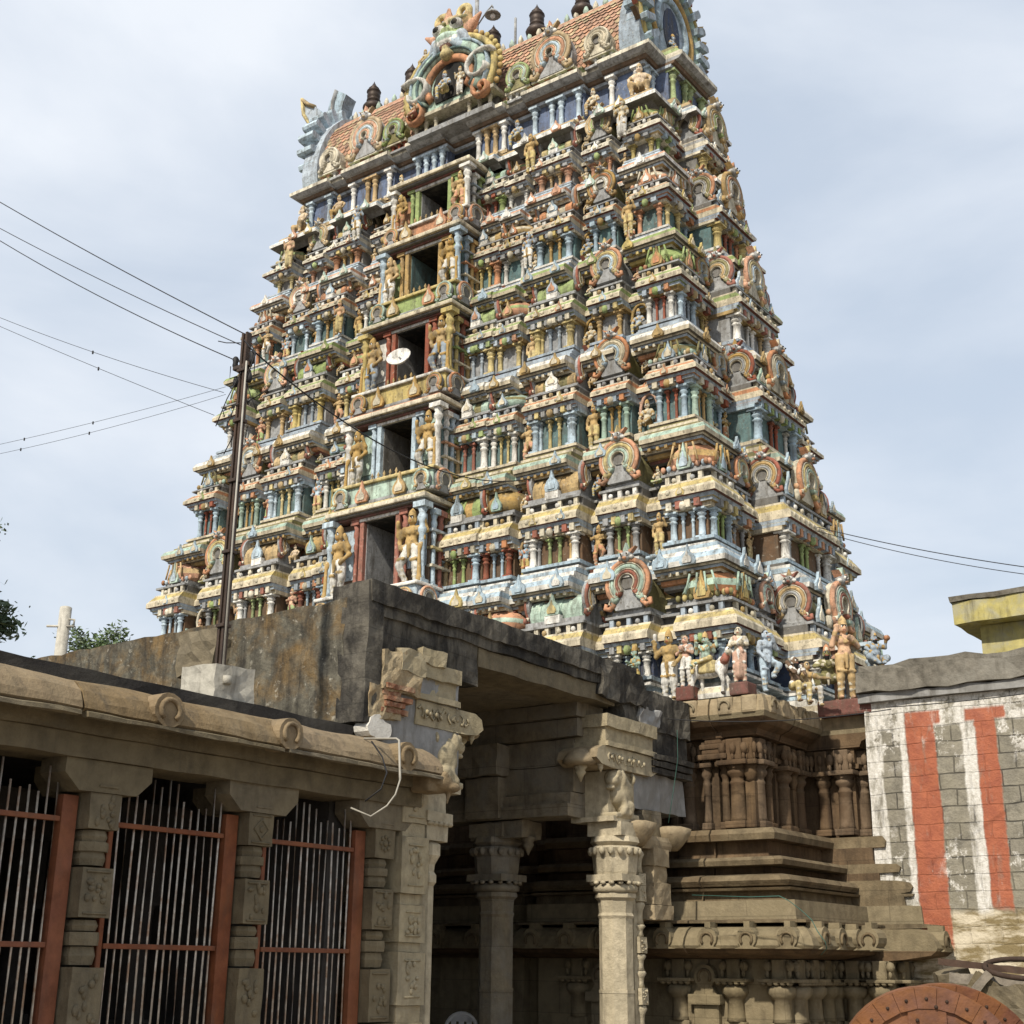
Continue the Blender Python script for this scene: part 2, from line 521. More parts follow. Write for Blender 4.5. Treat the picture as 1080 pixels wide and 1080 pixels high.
    def band(self, pts, w, t, y, m):
        """raised rounded band following a path in the x,z plane, standing out towards -y"""
        n = len(pts)
        rings = []
        for i in range(n):
            a, b = pts[max(i - 1, 0)], pts[min(i + 1, n - 1)]
            dx, dz = b[0] - a[0], b[1] - a[1]
            l = math.hypot(dx, dz) or 1
            nx, nz = -dz / l, dx / l
            ring = []
            for k, (q, h) in enumerate(((-.5, 0), (-.36, -.75), (0, -1), (.36, -.75), (.5, 0), (0, .6))):
                ring.append((pts[i][0] + nx * q * w, y + h * t, pts[i][1] + nz * q * w))
            rings.append(ring)
        self.rings(rings, m, cap=m, smooth=True)

    def ball(self, c, r, m, seg=8):
        rx, ry, rz = r if isinstance(r, (tuple, list)) else (r, r, r)
        rings = []
        k = max(4, seg // 2 + 1)
        for i in range(k + 1):
            a = -math.pi / 2 + math.pi * i / k
            rr = max(math.cos(a), 0.02)
            rings.append([(c[0] + rx * rr * math.cos(2 * math.pi * j / seg), c[1] + ry * rr * math.sin(2 * math.pi * j / seg), c[2] + rz * math.sin(a)) for j in range(seg)])
        self.rings(rings, m, cap=m, smooth=True)

    def build(self, name, parent=None, loc=None, rough=0.0, subdiv=0.0):
        V = np.array(self.v, dtype=float)
        if rough:
            V = V + wobble(V, rough)
        o = Vector((0, 0, 0))
        if parent is not None:
            o = origin_of(parent)
        if loc is not None:
            o = Vector(loc)
        V = V - np.array(o)
        me = bpy.data.meshes.new(name)
        me.from_pydata(V.tolist(), [], self.f)
        names = []
        idx = {}
        for m in self.m:
            if m not in idx:
                idx[m] = len(names)
                names.append(m)
        for nme in names:
            me.materials.append(M[nme])
        me.polygons.foreach_set('material_index', [idx[m] for m in self.m])
        me.polygons.foreach_set('use_smooth', self.s)
        me.update()
        ob = bpy.data.objects.new(name, me)
        col.objects.link(ob)
        if parent is not None:
            ob.parent = parent
            if loc is not None:
                ob.location = Vector(loc) - origin_of(parent)
        elif loc is not None:
            ob.location = loc
        return ob


def wobble(V, amp, f=2.3):
    x, y, z = V[:, 0], V[:, 1], V[:, 2]
    d = np.zeros_like(V)
    for i, (a, b, c, ph) in enumerate(((1.0, 1.7, 2.3, 0.3), (2.1, 0.9, 1.4, 1.7), (1.5, 2.6, 0.8, 4.1))):
        d[:, i] = (np.sin(f * (a * x + b * y) + ph) * np.sin(f * c * z + ph * 2) + 0.6 * np.sin(f * 3.1 * (b * x + c * y - a * z) + ph)
                   + 0.4 * np.sin(f * 7.3 * (c * x - a * y + b * z) + 2 * ph))
    return d * amp * 0.5


def rough_box(mb, x0, x1, y0, y1, z0, z1, m, step=0.25, amp=0.02):
    """subdivided box with an uneven, weathered surface and softened edges"""
    nx, ny, nz = [max(1, int(round((b - a) / step))) for a, b in ((x0, x1), (y0, y1), (z0, z1))]
    pos = {}
    V, F = [], []

    def vid(i, j, k):
        key = (i, j, k)
        if key not in pos:
            p = [x0 + (x1 - x0) * i / nx, y0 + (y1 - y0) * j / ny, z0 + (z1 - z0) * k / nz]
            pos[key] = len(V)
            V.append(p)
        return pos[key]
    for (A, B, fix) in ((nx, ny, 2), (nx, nz, 1), (ny, nz, 0)):
        for side in (0, 1):
            for a in range(A):
                for b in range(B):
                    q = []
                    for da, db in ((0, 0), (1, 0), (1, 1), (0, 1)):
                        ijk = [0, 0, 0]
                        ax = [k for k in (0, 1, 2) if k != fix]
                        ijk[ax[0]], ijk[ax[1]] = a + da, b + db
                        ijk[fix] = side * (nx, ny, nz)[fix]
                        q.append(vid(*ijk))
                    F.append(q if side else q[::-1])
    V = np.array(V)
    V = V + wobble(V, amp) + wobble(V, amp * 0.6, 6.1)
    mb.add([tuple(p) for p in V], F, m)


# ------------------------------------------------------------------ modelling figures from soft forms
def sdf_prim(p, P):
    kind = p[0]
    if kind == 'cap':
        a, b, ra, rb = np.array(p[1]), np.array(p[2]), p[3], p[4]
        ab = b - a
        h = np.clip(((P - a) @ ab) / max(ab @ ab, 1e-9), 0, 1)
        d = np.linalg.norm(P - a - h[:, None] * ab, axis=1)
        return d - (ra + (rb - ra) * h)
    if kind == 'ell':
        c, r = np.array(p[1]), np.array(p[2])
        q = (P - c) / r
        k0 = np.linalg.norm(q, axis=1)
        k1 = np.linalg.norm(q / r, axis=1) + 1e-9
        return k0 * (k0 - 1) / k1
    if kind == 'box':
        c, h, rr = np.array(p[1]), np.array(p[2]), p[3]
        q = np.abs(P - c) - (h - rr)
        return np.linalg.norm(np.maximum(q, 0), axis=1) + np.minimum(q.max(axis=1), 0) - rr
    if kind == 'tor':       # torus arc lying in the x,z plane
        c, R0, r0 = np.array(p[1]), p[2], p[3]
        q = P - c
        rad = np.sqrt(q[:, 0] ** 2 + q[:, 2] ** 2) - R0
        return np.sqrt(rad ** 2 + q[:, 1] ** 2) - r0


def sculpt(prims, h, k=0.02):
    lo, hi = np.array([1e9] * 3), np.array([-1e9] * 3)
    for p in prims:
        if p[0] == 'cap':
            for q, r in ((p[1], p[3]), (p[2], p[4])):
                lo = np.minimum(lo, np.array(q) - r)
                hi = np.maximum(hi, np.array(q) + r)
        elif p[0] == 'tor':
            e = np.array([p[2] + p[3], p[3], p[2] + p[3]])
            lo = np.minimum(lo, np.array(p[1]) - e)
            hi = np.maximum(hi, np.array(p[1]) + e)
        else:
            lo = np.minimum(lo, np.array(p[1]) - np.array(p[2]))
            hi = np.maximum(hi, np.array(p[1]) + np.array(p[2]))
    lo -= 2.5 * h
    hi += 2.5 * h
    n = np.ceil((hi - lo) / h).astype(int) + 1
    ax = [lo[i] + h * np.arange(n[i]) for i in range(3)]
    G = np.stack(np.meshgrid(*ax, indexing='ij'), -1)
    V = np.full(n, 9.0)
    for p in prims:     # evaluate each form only near itself
        if p[0] == 'cap':
            r = max(p[3], p[4])
            l2, h2 = np.minimum(p[1], p[2]) - r, np.maximum(p[1], p[2]) + r
        elif p[0] == 'tor':
            e = np.array([p[2] + p[3], p[3], p[2] + p[3]])
            l2, h2 = np.array(p[1]) - e, np.array(p[1]) + e
        else:
            l2, h2 = np.array(p[1]) - np.array(p[2]), np.array(p[1]) + np.array(p[2])
        pad = 4 * h + k
        i0 = np.maximum(((l2 - pad - lo) / h).astype(int), 0)
        i1 = np.minimum(((h2 + pad - lo) / h).astype(int) + 2, n)
        sl = tuple(slice(a, b) for a, b in zip(i0, i1))
        sub = G[sl]
        d = sdf_prim(p, sub.reshape(-1, 3)).reshape(sub.shape[:3])
        old = V[sl]
        hh = np.clip(0.5 + 0.5 * (old - d) / k, 0, 1)
        V[sl] = old * (1 - hh) + d * hh - k * hh * (1 - hh)
    s = V < 0
    cn = tuple(x - 1 for x in V.shape)
    cnt = np.zeros(cn)
    acc = np.zeros(cn + (3,))

    def cor(A, o):
        return A[o[0]:o[0] + cn[0], o[1]:o[1] + cn[1], o[2]:o[2] + cn[2]]
    for axis in range(3):
        for a in (0, 1):
            for b in (0, 1):
                o0 = [a, b]
                o0.insert(axis, 0)
                o1 = list(o0)
                o1[axis] = 1
                v0, v1 = cor(V, o0), cor(V, o1)
                ch = (v0 < 0) != (v1 < 0)
                tt = np.where(ch, v0 / np.where(ch, v0 - v1, 1), 0)
                cnt += ch
                for d in range(3):
                    acc[..., d] += np.where(ch, o0[d] + (tt if d == axis else 0), 0)
    act = cnt > 0
    idx = np.full(cn, -1)
    idx[act] = np.arange(act.sum())
    cells = np.argwhere(act)
    verts = lo + h * (cells + acc[act] / cnt[act][:, None])
    quads = []
    for axis in range(3):
        o1 = [0, 0, 0]
        o1[axis] = 1
        A = s[:s.shape[0] - o1[0], :s.shape[1] - o1[1], :s.shape[2] - o1[2]]
        B = s[o1[0]:, o1[1]:, o1[2]:]
        e = np.argwhere(A != B)
        if not len(e):
            continue
        u, w = [(1, 2), (2, 0), (0, 1)][axis]
        ok = (e[:, u] > 0) & (e[:, w] > 0) & (e[:, u] < cn[u]) & (e[:, w] < cn[w]) & (e[:, axis] < cn[axis])
        e = e[ok]
        du, dw = np.zeros(3, int), np.zeros(3, int)
        du[u] = 1
        dw[w] = 1
        c = [e, e - du, e - du - dw, e - dw]
        q = np.stack([idx[tuple(x.T)] for x in c], 1)
        flip = ~A[tuple(e.T)]
        q[flip] = q[flip][:, ::-1]
        quads.append(q)
    quads = np.concatenate(quads)
    quads = quads[(quads >= 0).all(1)]
    ctr = verts[quads].mean(1)
    D = np.stack([sdf_prim(p, ctr) for p in prims], 1)
    best = D.argmin(1)
    mats = [prims[i][-1] for i in best]
    return verts, quads, mats


def sculpt_mesh(name, prims, h, k=0.02):
    v, q, m = sculpt(prims, h, k)
    me = bpy.data.meshes.new(name)
    me.from_pydata(v.tolist(), [], q.tolist())
    idx, names = {}, []
    for x in m:
        if x not in idx:
            idx[x] = len(names)
            names.append(x)
    for x in names:
        me.materials.append(M[x])
    me.polygons.foreach_set('material_index', [idx[x] for x in m])
    me.polygons.foreach_set('use_smooth', [True] * len(m))
    me.update()
    return me


def put(me, name, loc, scale=1.0, rz=0.0, parent=None, mirror=False):
    o = bpy.data.objects.new(name, me)
    col.objects.link(o)
    o.parent = parent
    o.location = Vector(loc) - (origin_of(parent) if parent is not None else Vector((0, 0, 0)))
    o.rotation_euler = (0, 0, rz)
    o.scale = (-scale if mirror else scale, scale, scale)
    return o


def hand(p, d, up, m, s=1.0):
    """palm, four fingers and a thumb"""
    p, d, up = Vector(p), Vector(d).normalized(), Vector(up).normalized()
    side = d.cross(up).normalized()
    pr = [('cap', p, p + d * .035 * s, .019 * s, .021 * s, m)]
    for i, (o, l) in enumerate(((-.018, .040), (-.006, .048), (.006, .045), (.018, .034))):
        a = p + d * .045 * s + side * o * s * 1.3
        b = a + d * l * .55 * s
        pr.append(('cap', a, b, .0085 * s, .008 * s, m))
        pr.append(('cap', b, b + (d * .8 - up * .5).normalized() * l * .5 * s, .008 * s, .006 * s, m))
    a = p + d * .012 * s - side * .02 * s
    pr.append(('cap', a, a + (d * .7 - side * .8) * .035 * s, .009 * s, .008 * s, m))
    return [tuple(tuple(x) if isinstance(x, Vector) else x for x in q) for q in pr]


def figure(skin='gold', cloth='white', crown='gold', trim='gold', legs=None, arms=None, hip=(0, 0, .47), fat=1.0, beard=None, crowned=True,
           skirt=False, extra=(), head_off=(0, 0, 0), chest=None, hair='black', lean=0.0, four=False, fingers=False):
    """one standing or sitting figure, one unit tall with its crown; it faces -y"""
    hx, hy, hz = hip
    dz = hz - .47
    P = []

    def up(x, y, z):
        return (x + hx + lean * (z - .47), y + hy, z + dz)
    legs = legs or [((-.065, -.015, .25), (-.07, 0, .035)), ((.065, -.015, .25), (.07, 0, .035))]
    for sgn, (kn, an) in zip((-1, 1), legs):
        P.append(('cap', up(sgn * .055, 0, .46), kn, .062 * fat, .046 * fat, cloth))
        P.append(('cap', kn, an, .046 * fat, .030, cloth))
        P.append(('ell', (an[0], an[1] - .03, max(an[2] - .012, .016)), (.026, .05, .020), skin))
        P.append(('tor', (an[0], an[1], an[2] + .03), .026, .010, trim))
        for u in (.3, .62):
            q = tuple(kn[i] * (1 - u) + an[i] * u for i in range(3))
            P.append(('cap', (q[0] - .03, q[1] - .022, q[2] - .008), (q[0] + .03, q[1] - .022, q[2] + .008), .016, .016, 'bone' if cloth != 'bone' else 'ochre'))
        q = tuple(kn[i] * .6 + (0, 0, .46 + dz)[i] * .4 + ((sgn * .02, -.01, 0)[i]) for i in range(3))
        P.append(('cap', (q[0] - .04, q[1] - .038, q[2]), (q[0] + .04, q[1] - .038, q[2] - .01), .018, .018, trim))
    P.append(('ell', up(0, 0, .485), (.098 * fat, .074 * fat, .062), cloth))
    P.append(('ell', up(0, -.012 * fat, .565), (.080 * fat, .064 * fat, .07), skin))
    P.append(('ell', up(0, 0, .665), (.094 * fat, .064 * fat, .085), chest or skin))
    P.append(('cap', up(-.085, .0, .725), up(.085, .0, .725), .040, .040, chest or skin))
    P.append(('cap', up(-.045, -.05, .68), up(-.045, -.05, .675), .032, .032, chest or skin))
    P.append(('cap', up(.045, -.05, .68), up(.045, -.05, .675), .032, .032, chest or skin))
    P.append(('cap', up(-.09, -.01, .515), up(.09, -.01, .515), .03, .03, trim))
    P.append(('cap', up(0, -.075 * fat, .51), up(0, -.08, .36), .026, .016, trim))
    P.append(('cap', up(-.06, -.05, .735), up(0, -.075, .66), .013, .013, trim))
    P.append(('cap', up(.06, -.05, .735), up(0, -.075, .66), .013, .013, trim))
    if skirt:
        P.append(('cap', up(0, 0, .45), (hx, hy - .01, .14), .095, .085, cloth))
    # head
    hc = (hx + lean * .38 + head_off[0], hy - .008 + head_off[1], .845 + dz + head_off[2])

    def hd(x, y, z):
        return (hc[0] + x, hc[1] + y, hc[2] + z)
    P.append(('cap', up(0, .005, .75), hd(0, .005, -.02), .032, .030, skin))
    P.append(('ell', hd(0, 0, 0), (.050, .056, .064), skin))
    P.append(('ell', hd(0, -.035, -.032), (.030, .026, .026), skin))
    P.append(('cap', hd(0, -.054, .012), hd(0, -.064, -.012), .007, .011, skin))
    for s in (-1, 1):
        P.append(('ell', hd(s * .019, -.050, .010), (.012, .009, .0065), 'white'))
        P.append(('ell', hd(s * .019, -.056, .010), (.005, .006, .005), 'black'))
        P.append(('cap', hd(s * .010, -.053, .025), hd(s * .030, -.047, .024), .005, .004, 'black'))
        P.append(('ell', hd(s * .052, .0, -.005), (.010, .016, .024), skin))
        P.append(('ell', hd(s * .056, -.004, -.034), (.010, .010, .012), trim))
    P.append(('cap', hd(-.012, -.056, -.034), hd(.012, -.056, -.034), .006, .006, 'red'))
    P.append(('ell', hd(0, .018, .012), (.054, .050, .064), hair))
    if beard:
        P.append(('ell', hd(0, -.035, -.065), (.035, .03, .045), beard))
    if crowned:
        P.append(('cap', hd(0, .0, .05), hd(0, .004, .085), .050, .044, crown))
        P.append(('cap', hd(0, .004, .085), hd(0, .006, .145), .040, .012, crown))
        P.append(('ell', hd(0, -.04, .06), (.022, .014, .026), trim))
    arms = arms or [((-.15, -.01, .60), (-.13, -.07, .50)), ((.15, -.01, .60), (.13, -.07, .50))]
    for i, (el, ha) in enumerate(arms):
        sgn = -1 if i % 2 == 0 else 1
        sh = up(sgn * .105, 0, .72)
        P.append(('cap', sh, el, .037, .029, skin))
        P.append(('cap', el, ha, .029, .020, skin))
        P.append(('cap', tuple(.5 * a + .5 * b for a, b in zip(sh, el)), tuple(.42 * a + .58 * b for a, b in zip(sh, el)), .040, .040, trim))
        P.append(('cap', tuple(.2 * a + .8 * b for a, b in zip(el, ha)), tuple(.12 * a + .88 * b for a, b in zip(el, ha)), .027, .027, trim))
        d = Vector(ha) - Vector(el)
        if fingers:
            P += hand(ha, d, (0, 1, 0) if abs(d.y) < .6 * d.length else (0, 0, 1), skin)
        else:
            P.append(('ell', tuple(Vector(ha) + d.normalized() * .02), (.026, .022, .028), skin))
    P += list(extra)
    return P


STAT = {}
CROSS = [((-.16, -.10, .10), (-.02, -.16, .05)), ((.16, -.10, .10), (.02, -.17, .06))]
SITH = (0, 0, .10)


def statue_library():
    h = 0.020
    guard = dict(arms=[((-.17, -.02, .60), (-.15, -.06, .47)), ((.19, 0, .66), (.17, -.05, .80)), ((-.19, .02, .70), (-.18, -.03, .83)), ((.18, .02, .58), (.12, -.06, .48))],
                 legs=[((-.07, -.015, .25), (-.07, 0, .035)), ((.14, -.05, .27), (.06, -.02, .06))],
                 extra=[('cap', (-.15, -.08, .50), (-.16, -.08, .04), .018, .030, 'gold'), ('ell', (-.16, -.08, .06), (.04, .04, .05), 'ochre')])
    STAT['guard'] = sculpt_mesh('guardian_body', figure('gold', 'white', 'gold', 'ochre', **guard), 0.0155)
    STAT['guard_orange'] = sculpt_mesh('guardian_body', figure('gold', 'orange', 'yellow', 'gold', **guard), 0.0155)
    STAT['guard_blue'] = sculpt_mesh('guardian_body', figure('tan', 'greyblue', 'gold', 'gold', **guard), 0.0155)
    STAT['stand_a'] = sculpt_mesh('statue', figure('skin', 'green', 'gold', 'red', arms=[((-.15, -.01, .60), (-.10, -.09, .64)), ((.15, -.01, .60), (.10, -.09, .64))]), h)
    STAT['stand_b'] = sculpt_mesh('statue', figure('bone', 'white', 'gold', 'gold', arms=[((-.17, 0, .62), (-.16, -.05, .77)), ((.15, -.01, .58), (.09, -.07, .50))], skirt=True), h)
    STAT['stand_c'] = sculpt_mesh('statue', figure('gold', 'yellow', 'gold', 'ochre', arms=[((-.15, 0, .60), (-.12, -.05, .47)), ((.17, 0, .66), (.14, -.06, .80))]), h)
    STAT['stand_d'] = sculpt_mesh('statue', figure('ltblue', 'yellow', 'gold', 'orange', four=True, arms=[((-.16, 0, .60), (-.12, -.08, .55)), ((.16, 0, .60), (.12, -.08, .55)), ((-.18, .02, .68), (-.2, 0, .82)), ((.18, .02, .68), (.2, 0, .82))]), h)
    STAT['sit_a'] = sculpt_mesh('statue', figure('skin', 'red', 'orange', 'gold', hip=SITH, legs=CROSS, arms=[((-.16, -.02, .26), (-.10, -.1, .20)), ((.16, -.02, .26), (.12, -.09, .36))]), h)
    STAT['sit_b'] = sculpt_mesh('statue', figure('bone', 'ochre', 'gold', 'gold', hip=(0, 0, .28), legs=[((-.10, -.15, .27), (-.10, -.13, .04)), ((.12, -.15, .28), (.02, -.19, .20))],
                                                  arms=[((-.16, -.02, .42), (-.12, -.12, .36)), ((.16, -.02, .42), (.13, -.1, .36))]), h)
    STAT['sit_c'] = sculpt_mesh('statue', figure('paleskin', 'gold', 'tan', 'ochre', fat=1.35, hip=(0, 0, .28), legs=[((-.14, -.13, .27), (-.12, -.1, .04)), ((.15, -.12, .27), (.17, -.12, .05))],
                                                  arms=[((-.20, 0, .46), (-.18, -.06, .33)), ((.20, 0, .46), (.19, -.06, .34))]), h)
    STAT['dance'] = sculpt_mesh('statue', figure('tan', 'white', 'gold', 'gold', arms=[((-.19, 0, .68), (-.26, -.03, .80)), ((.19, 0, .66), (.10, -.09, .62))],
                                                  legs=[((-.08, -.03, .26), (-.06, 0, .035)), ((.17, -.06, .34), (.08, -.04, .18))]), h)


statue_library()


def recolour(key, newkey, table):
    me = STAT[key].copy()
    for i, m in enumerate(me.materials):
        if m.name in table:
            me.materials[i] = M[table[m.name]]
    STAT[newkey] = me


recolour('stand_a', 'stand_a2', dict(skin='gold', green='orange', red='cream'))
recolour('stand_b', 'stand_b2', dict(bone='skin', white='yellow', gold='ochre'))
recolour('stand_c', 'stand_c2', dict(gold='greyblue', yellow='white', ochre='gold'))
recolour('dance', 'dance2', dict(tan='gold', white='orange'))
recolour('sit_a', 'sit_a2', dict(skin='bone', red='green', orange='gold'))
recolour('sit_b', 'sit_b2', dict(bone='greyblue', ochre='yellow'))
NICHE = ['stand_a', 'stand_b', 'stand_c', 'sit_a', 'stand_a2', 'stand_d', 'dance', 'sit_b', 'stand_b2', 'stand_c2', 'dance2', 'sit_a2', 'sit_b2']

# ------------------------------------------------------------------ ground
g = MB()
g.box(-400, 400, -200, 600, GZ - 0.3, GZ, 'ground')
tag(g.build('ground'), kind='structure')

# ------------------------------------------------------------------ the painted temple tower
XC, YC = -17.05, 22.45
tower = thing('temple_tower', (XC, YC, GZ), 'tall tapering temple gateway tower crowded with painted stucco figures, on a brown stone base', 'tower')
T_F = Matrix.Translation((XC, YC, 0))
T_R = T_F @ Matrix.Rotation(R(90), 4, 'Z')
T_L = T_F @ Matrix.Rotation(R(-90), 4, 'Z')


def edge_a(z):      # half width of the ledges at height z (slightly hollow profile)
    t = max(0.0, min(1.0, (z - 3.7) / 15))
    return 7.35 - .183 * (z - 7.66) - .30 * t * (1 - t)


def edge_b(z):
    return 3.21 - .153 * (z - 7.66)


# bays as fractions of the half width: (from, to, projection from the corner plane, kind)
BAYS = [(.896, 1.0, 0.0, 'E'), (.804, .896, -.46, None), (.703, .804, -.10, 'D'), (.637, .703, -.46, None), (.474, .637, .04, 'C'),
        (.403, .474, -.46, None), (.30, .403, -.14, 'B'), (.145, .30, -.08, 'A')]


def front_segs(aw, door=0.50):
    r = [(s0 * aw, s1 * aw, p, k) for s0, s1, p, k in BAYS]
    half = [(door, max(.145 * aw, door + .2), -.55, None)] + [((max(.145 * aw, door + .2),) + x[1:]) if x[3] == 'A' else x for x in r[::-1]]
    full = [(-s1, -s0, p, k) for s0, s1, p, k in half[::-1]] + [(-door, door, -1.25, 'door')] + half
    return full


def side_segs(bw):
    c = .36 * bw
    e = bw - min(.72, .30 * bw)
    m = .5 * (c + e)
    h = [(0, c, .42, 'S'), (c, m - .22, -.2, None), (m - .22, m + .22, -.12, 'P'), (m + .22, e, -.2, None), (e, bw, 0, 'E')]
    if m + .22 >= e or m - .22 <= c:
        h = [(0, c, .42, 'S'), (c, e, -.2, None), (e, bw, 0, 'E')]
    return [(-s1, -s0, p, k) for s0, s1, p, k in h[:0:-1]] + [(-c, c, .42, 'S')] + h[1:]


def ring(fs, ss, aw, bw, o, lim=0.07):
    """stepped outline, offset outwards by o, counter-clockwise from the front left corner"""
    w = max(-lim, min(o, lim))

    def run(segs, half, reach):
        pts = []
        n = len(segs)
        for i, (s0, s1, p, k) in enumerate(segs):
            a, b = s0, s1
            if i == 0:
                a = -(half + o)
            else:
                a += w if p < segs[i - 1][2] else -w
            if i == n - 1:
                b = half + o
            else:
                b += -w if p < segs[i + 1][2] else w
            d = reach + p + o
            pts += [(a, d), (b, d)]
        return pts
    out = [(s, -d) for s, d in run(fs, aw, bw)]
    out += [(d, s) for s, d in run(ss, bw, aw)][1:]
    out += [(-(aw + o), bw + o)]
    out += [(-d, -s) for s, d in run(ss, bw, aw)][1:-1]
    return out


def mould(mb, fs, ss, aw, bw, prof):
    """prof: (z, offset, material of the band above this ring)"""
    rings = [[(XC + x, YC + y, z) for x, y in ring(fs, ss, aw, bw, o)] for z, o, m in prof]
    mats = [m for z, o, m in prof[:-1]]
    T, mb.T = mb.T, None
    mb.rings(rings, mats)
    mb.T = T


SPADE = [(-.42, 0), (-.5, .16), (-.46, .34), (-.30, .52), (-.14, .62), (-.10, .74), (0, 1.0), (.10, .74), (.14, .62), (.30, .52), (.46, .34), (.5, .16), (.42, 0)]


def spade(mb, x, y, z, w, h, m, m2='white', t=0.05):
    mb.plate([(x + w * a, z + h * b) for a, b in SPADE], y - t, y, m)
    mb.plate([(x + w * .58 * a, z + .08 * h + h * .6 * b) for a, b in SPADE], y - t - .018, y - t, m2)


def omega(r, cx, cz, tail=1.0, n=15):
    pts = []
    for i in range(n):
        a = R(-42) + R(264) * i / (n - 1)
        pts.append((cx + r * math.cos(a), cz + r * math.sin(a)))
    t0 = [(cx + r * 1.02 * tail, cz - r * .80), (cx + r * 1.10 * tail, cz - r * .98), (cx + r * .88, cz - r * 1.04), (cx + r * .70, cz - r * .88)]
    t1 = [(2 * cx - x, z) for x, z in t0[::-1]]
    return t0 + pts + t1


def gavaksha(mb, x, y, z, Rr, cols, face=True, depth=0.10, back='grey'):
    """painted horseshoe gable with a demon mask over it; centre x,z on plane y"""
    disc = [(x + Rr * .93 * math.cos(a), z + Rr * .93 * math.sin(a)) for a in [R(-42) + R(264) * i / 14 for i in range(15)]]
    disc += [(x - Rr * .55, z - Rr * .98), (x + Rr * .55, z - Rr * .98)]
    mb.plate(disc, y - depth * .3, y + depth * .6, back)
    r = Rr
    ws = (.25, .23, .20, .15)
    for i, c in enumerate(cols):
        w = ws[min(i, 3)] * Rr
        mb.band(omega(r - w / 2, x, z, 1.0 if i == 0 else .95), w * .82, depth * (.55 + .12 * i), y - depth * .3, c)
        mb.band(omega(r - w, x, z, .95), w * .26, depth * (.60 + .12 * i), y - depth * .3, 'bone')
        r -= w
    if r > .12 * Rr:
        mb.plate([(x + r * .8 * math.cos(a), z + r * .8 * math.sin(a)) for a in [R(-60) + R(300) * i / 9 for i in range(10)]], y - depth * .5, y - depth * .2, 'dgrey')
    if face:
        zt = z + Rr * 1.0
        s = Rr
        mb.ball((x, y - depth * .7, zt), (.26 * s, depth * .9, .22 * s), 'grey', 8)
        for q in (-1, 1):
            mb.ball((x + q * .12 * s, y - depth * 1.4, zt + .05 * s), (.075 * s, .03, .075 * s), 'white', 6)
            mb.ball((x + q * .12 * s, y - depth * 1.65, zt + .05 * s), (.035 * s, .02, .035 * s), 'black', 6)
            mb.ball((x + q * .24 * s, y - depth * .8, zt - .06 * s), (.11 * s, .05, .09 * s), 'white', 6)
            mb.plate([(x + q * .2 * s, zt + .1 * s), (x + q * .42 * s, zt + .34 * s), (x + q * .08 * s, zt + .2 * s)][::(1 if q > 0 else -1)], y - depth, y, cols[0])
        mb.ball((x, y - depth * 1.4, zt - .1 * s), (.09 * s, .05, .07 * s), cols[0], 6)
        mb.plate([(x - .13 * s, zt + .16 * s), (x + .13 * s, zt + .16 * s), (x, zt + .52 * s)], y - depth, y - depth * .2, cols[min(1, len(cols) - 1)])


def pilaster(mb, x, y, z0, z1, w, m, cap=None, slim=False):
    h = z1 - z0
    cap = cap or m
    r = w / 2
    mb.box(x - r * 1.25, x + r * 1.25, y - r * 1.25, y + r * 1.25, z0, z0 + .07 * h, m)
    prof = [(r * 1.1, z0 + .07 * h), (r * .85, z0 + .13 * h), (r * .74, z0 + .62 * h), (r * 1.02, z0 + .65 * h), (r * 1.02, z0 + .68 * h), (r * .7, z0 + .71 * h),
            (r * .75, z0 + .75 * h), (r * 1.15, z0 + .80 * h), (r * 1.15, z0 + .83 * h), (r * .8, z0 + .87 * h), (r * 1.3, z0 + .93 * h)]
    mb.lathe(x, y, prof, m, 8)
    e = r * (1.5 if slim else 1.75)
    mb.box(x - e, x + e, y - r * 1.5, y + r * 1.5, z0 + .93 * h, z1 - .003, cap)


BARREL = [(1.0, 0), (1.10, .16), (1.13, .34), (1.05, .54), (.86, .74), (.55, .90), (0, 1.0)]


def barrel_profile(hw, h, yc, z):
    p = [(yc + hw * a, z + h * b) for a, b in BARREL]
    q = [(yc - hw * a, z + h * b) for a, b in BARREL[:-1]][::-1]
    return p + q


def rail(mb, s0, s1, y, z0, z1, m='white', step=.33):
    n = max(2, int(round((s1 - s0) / step)))
    for i in range(n + 1):
        x = s0 + .04 + (s1 - s0 - .08) * i / n
        mb.box(x - .04, x + .04, y, y + .07, z0, z1, m)


SLENDER = ['red', 'orange', 'gold', 'green', 'yellow']
PALE = ['ltblue', 'white', 'greyblue', 'mint', 'grey']


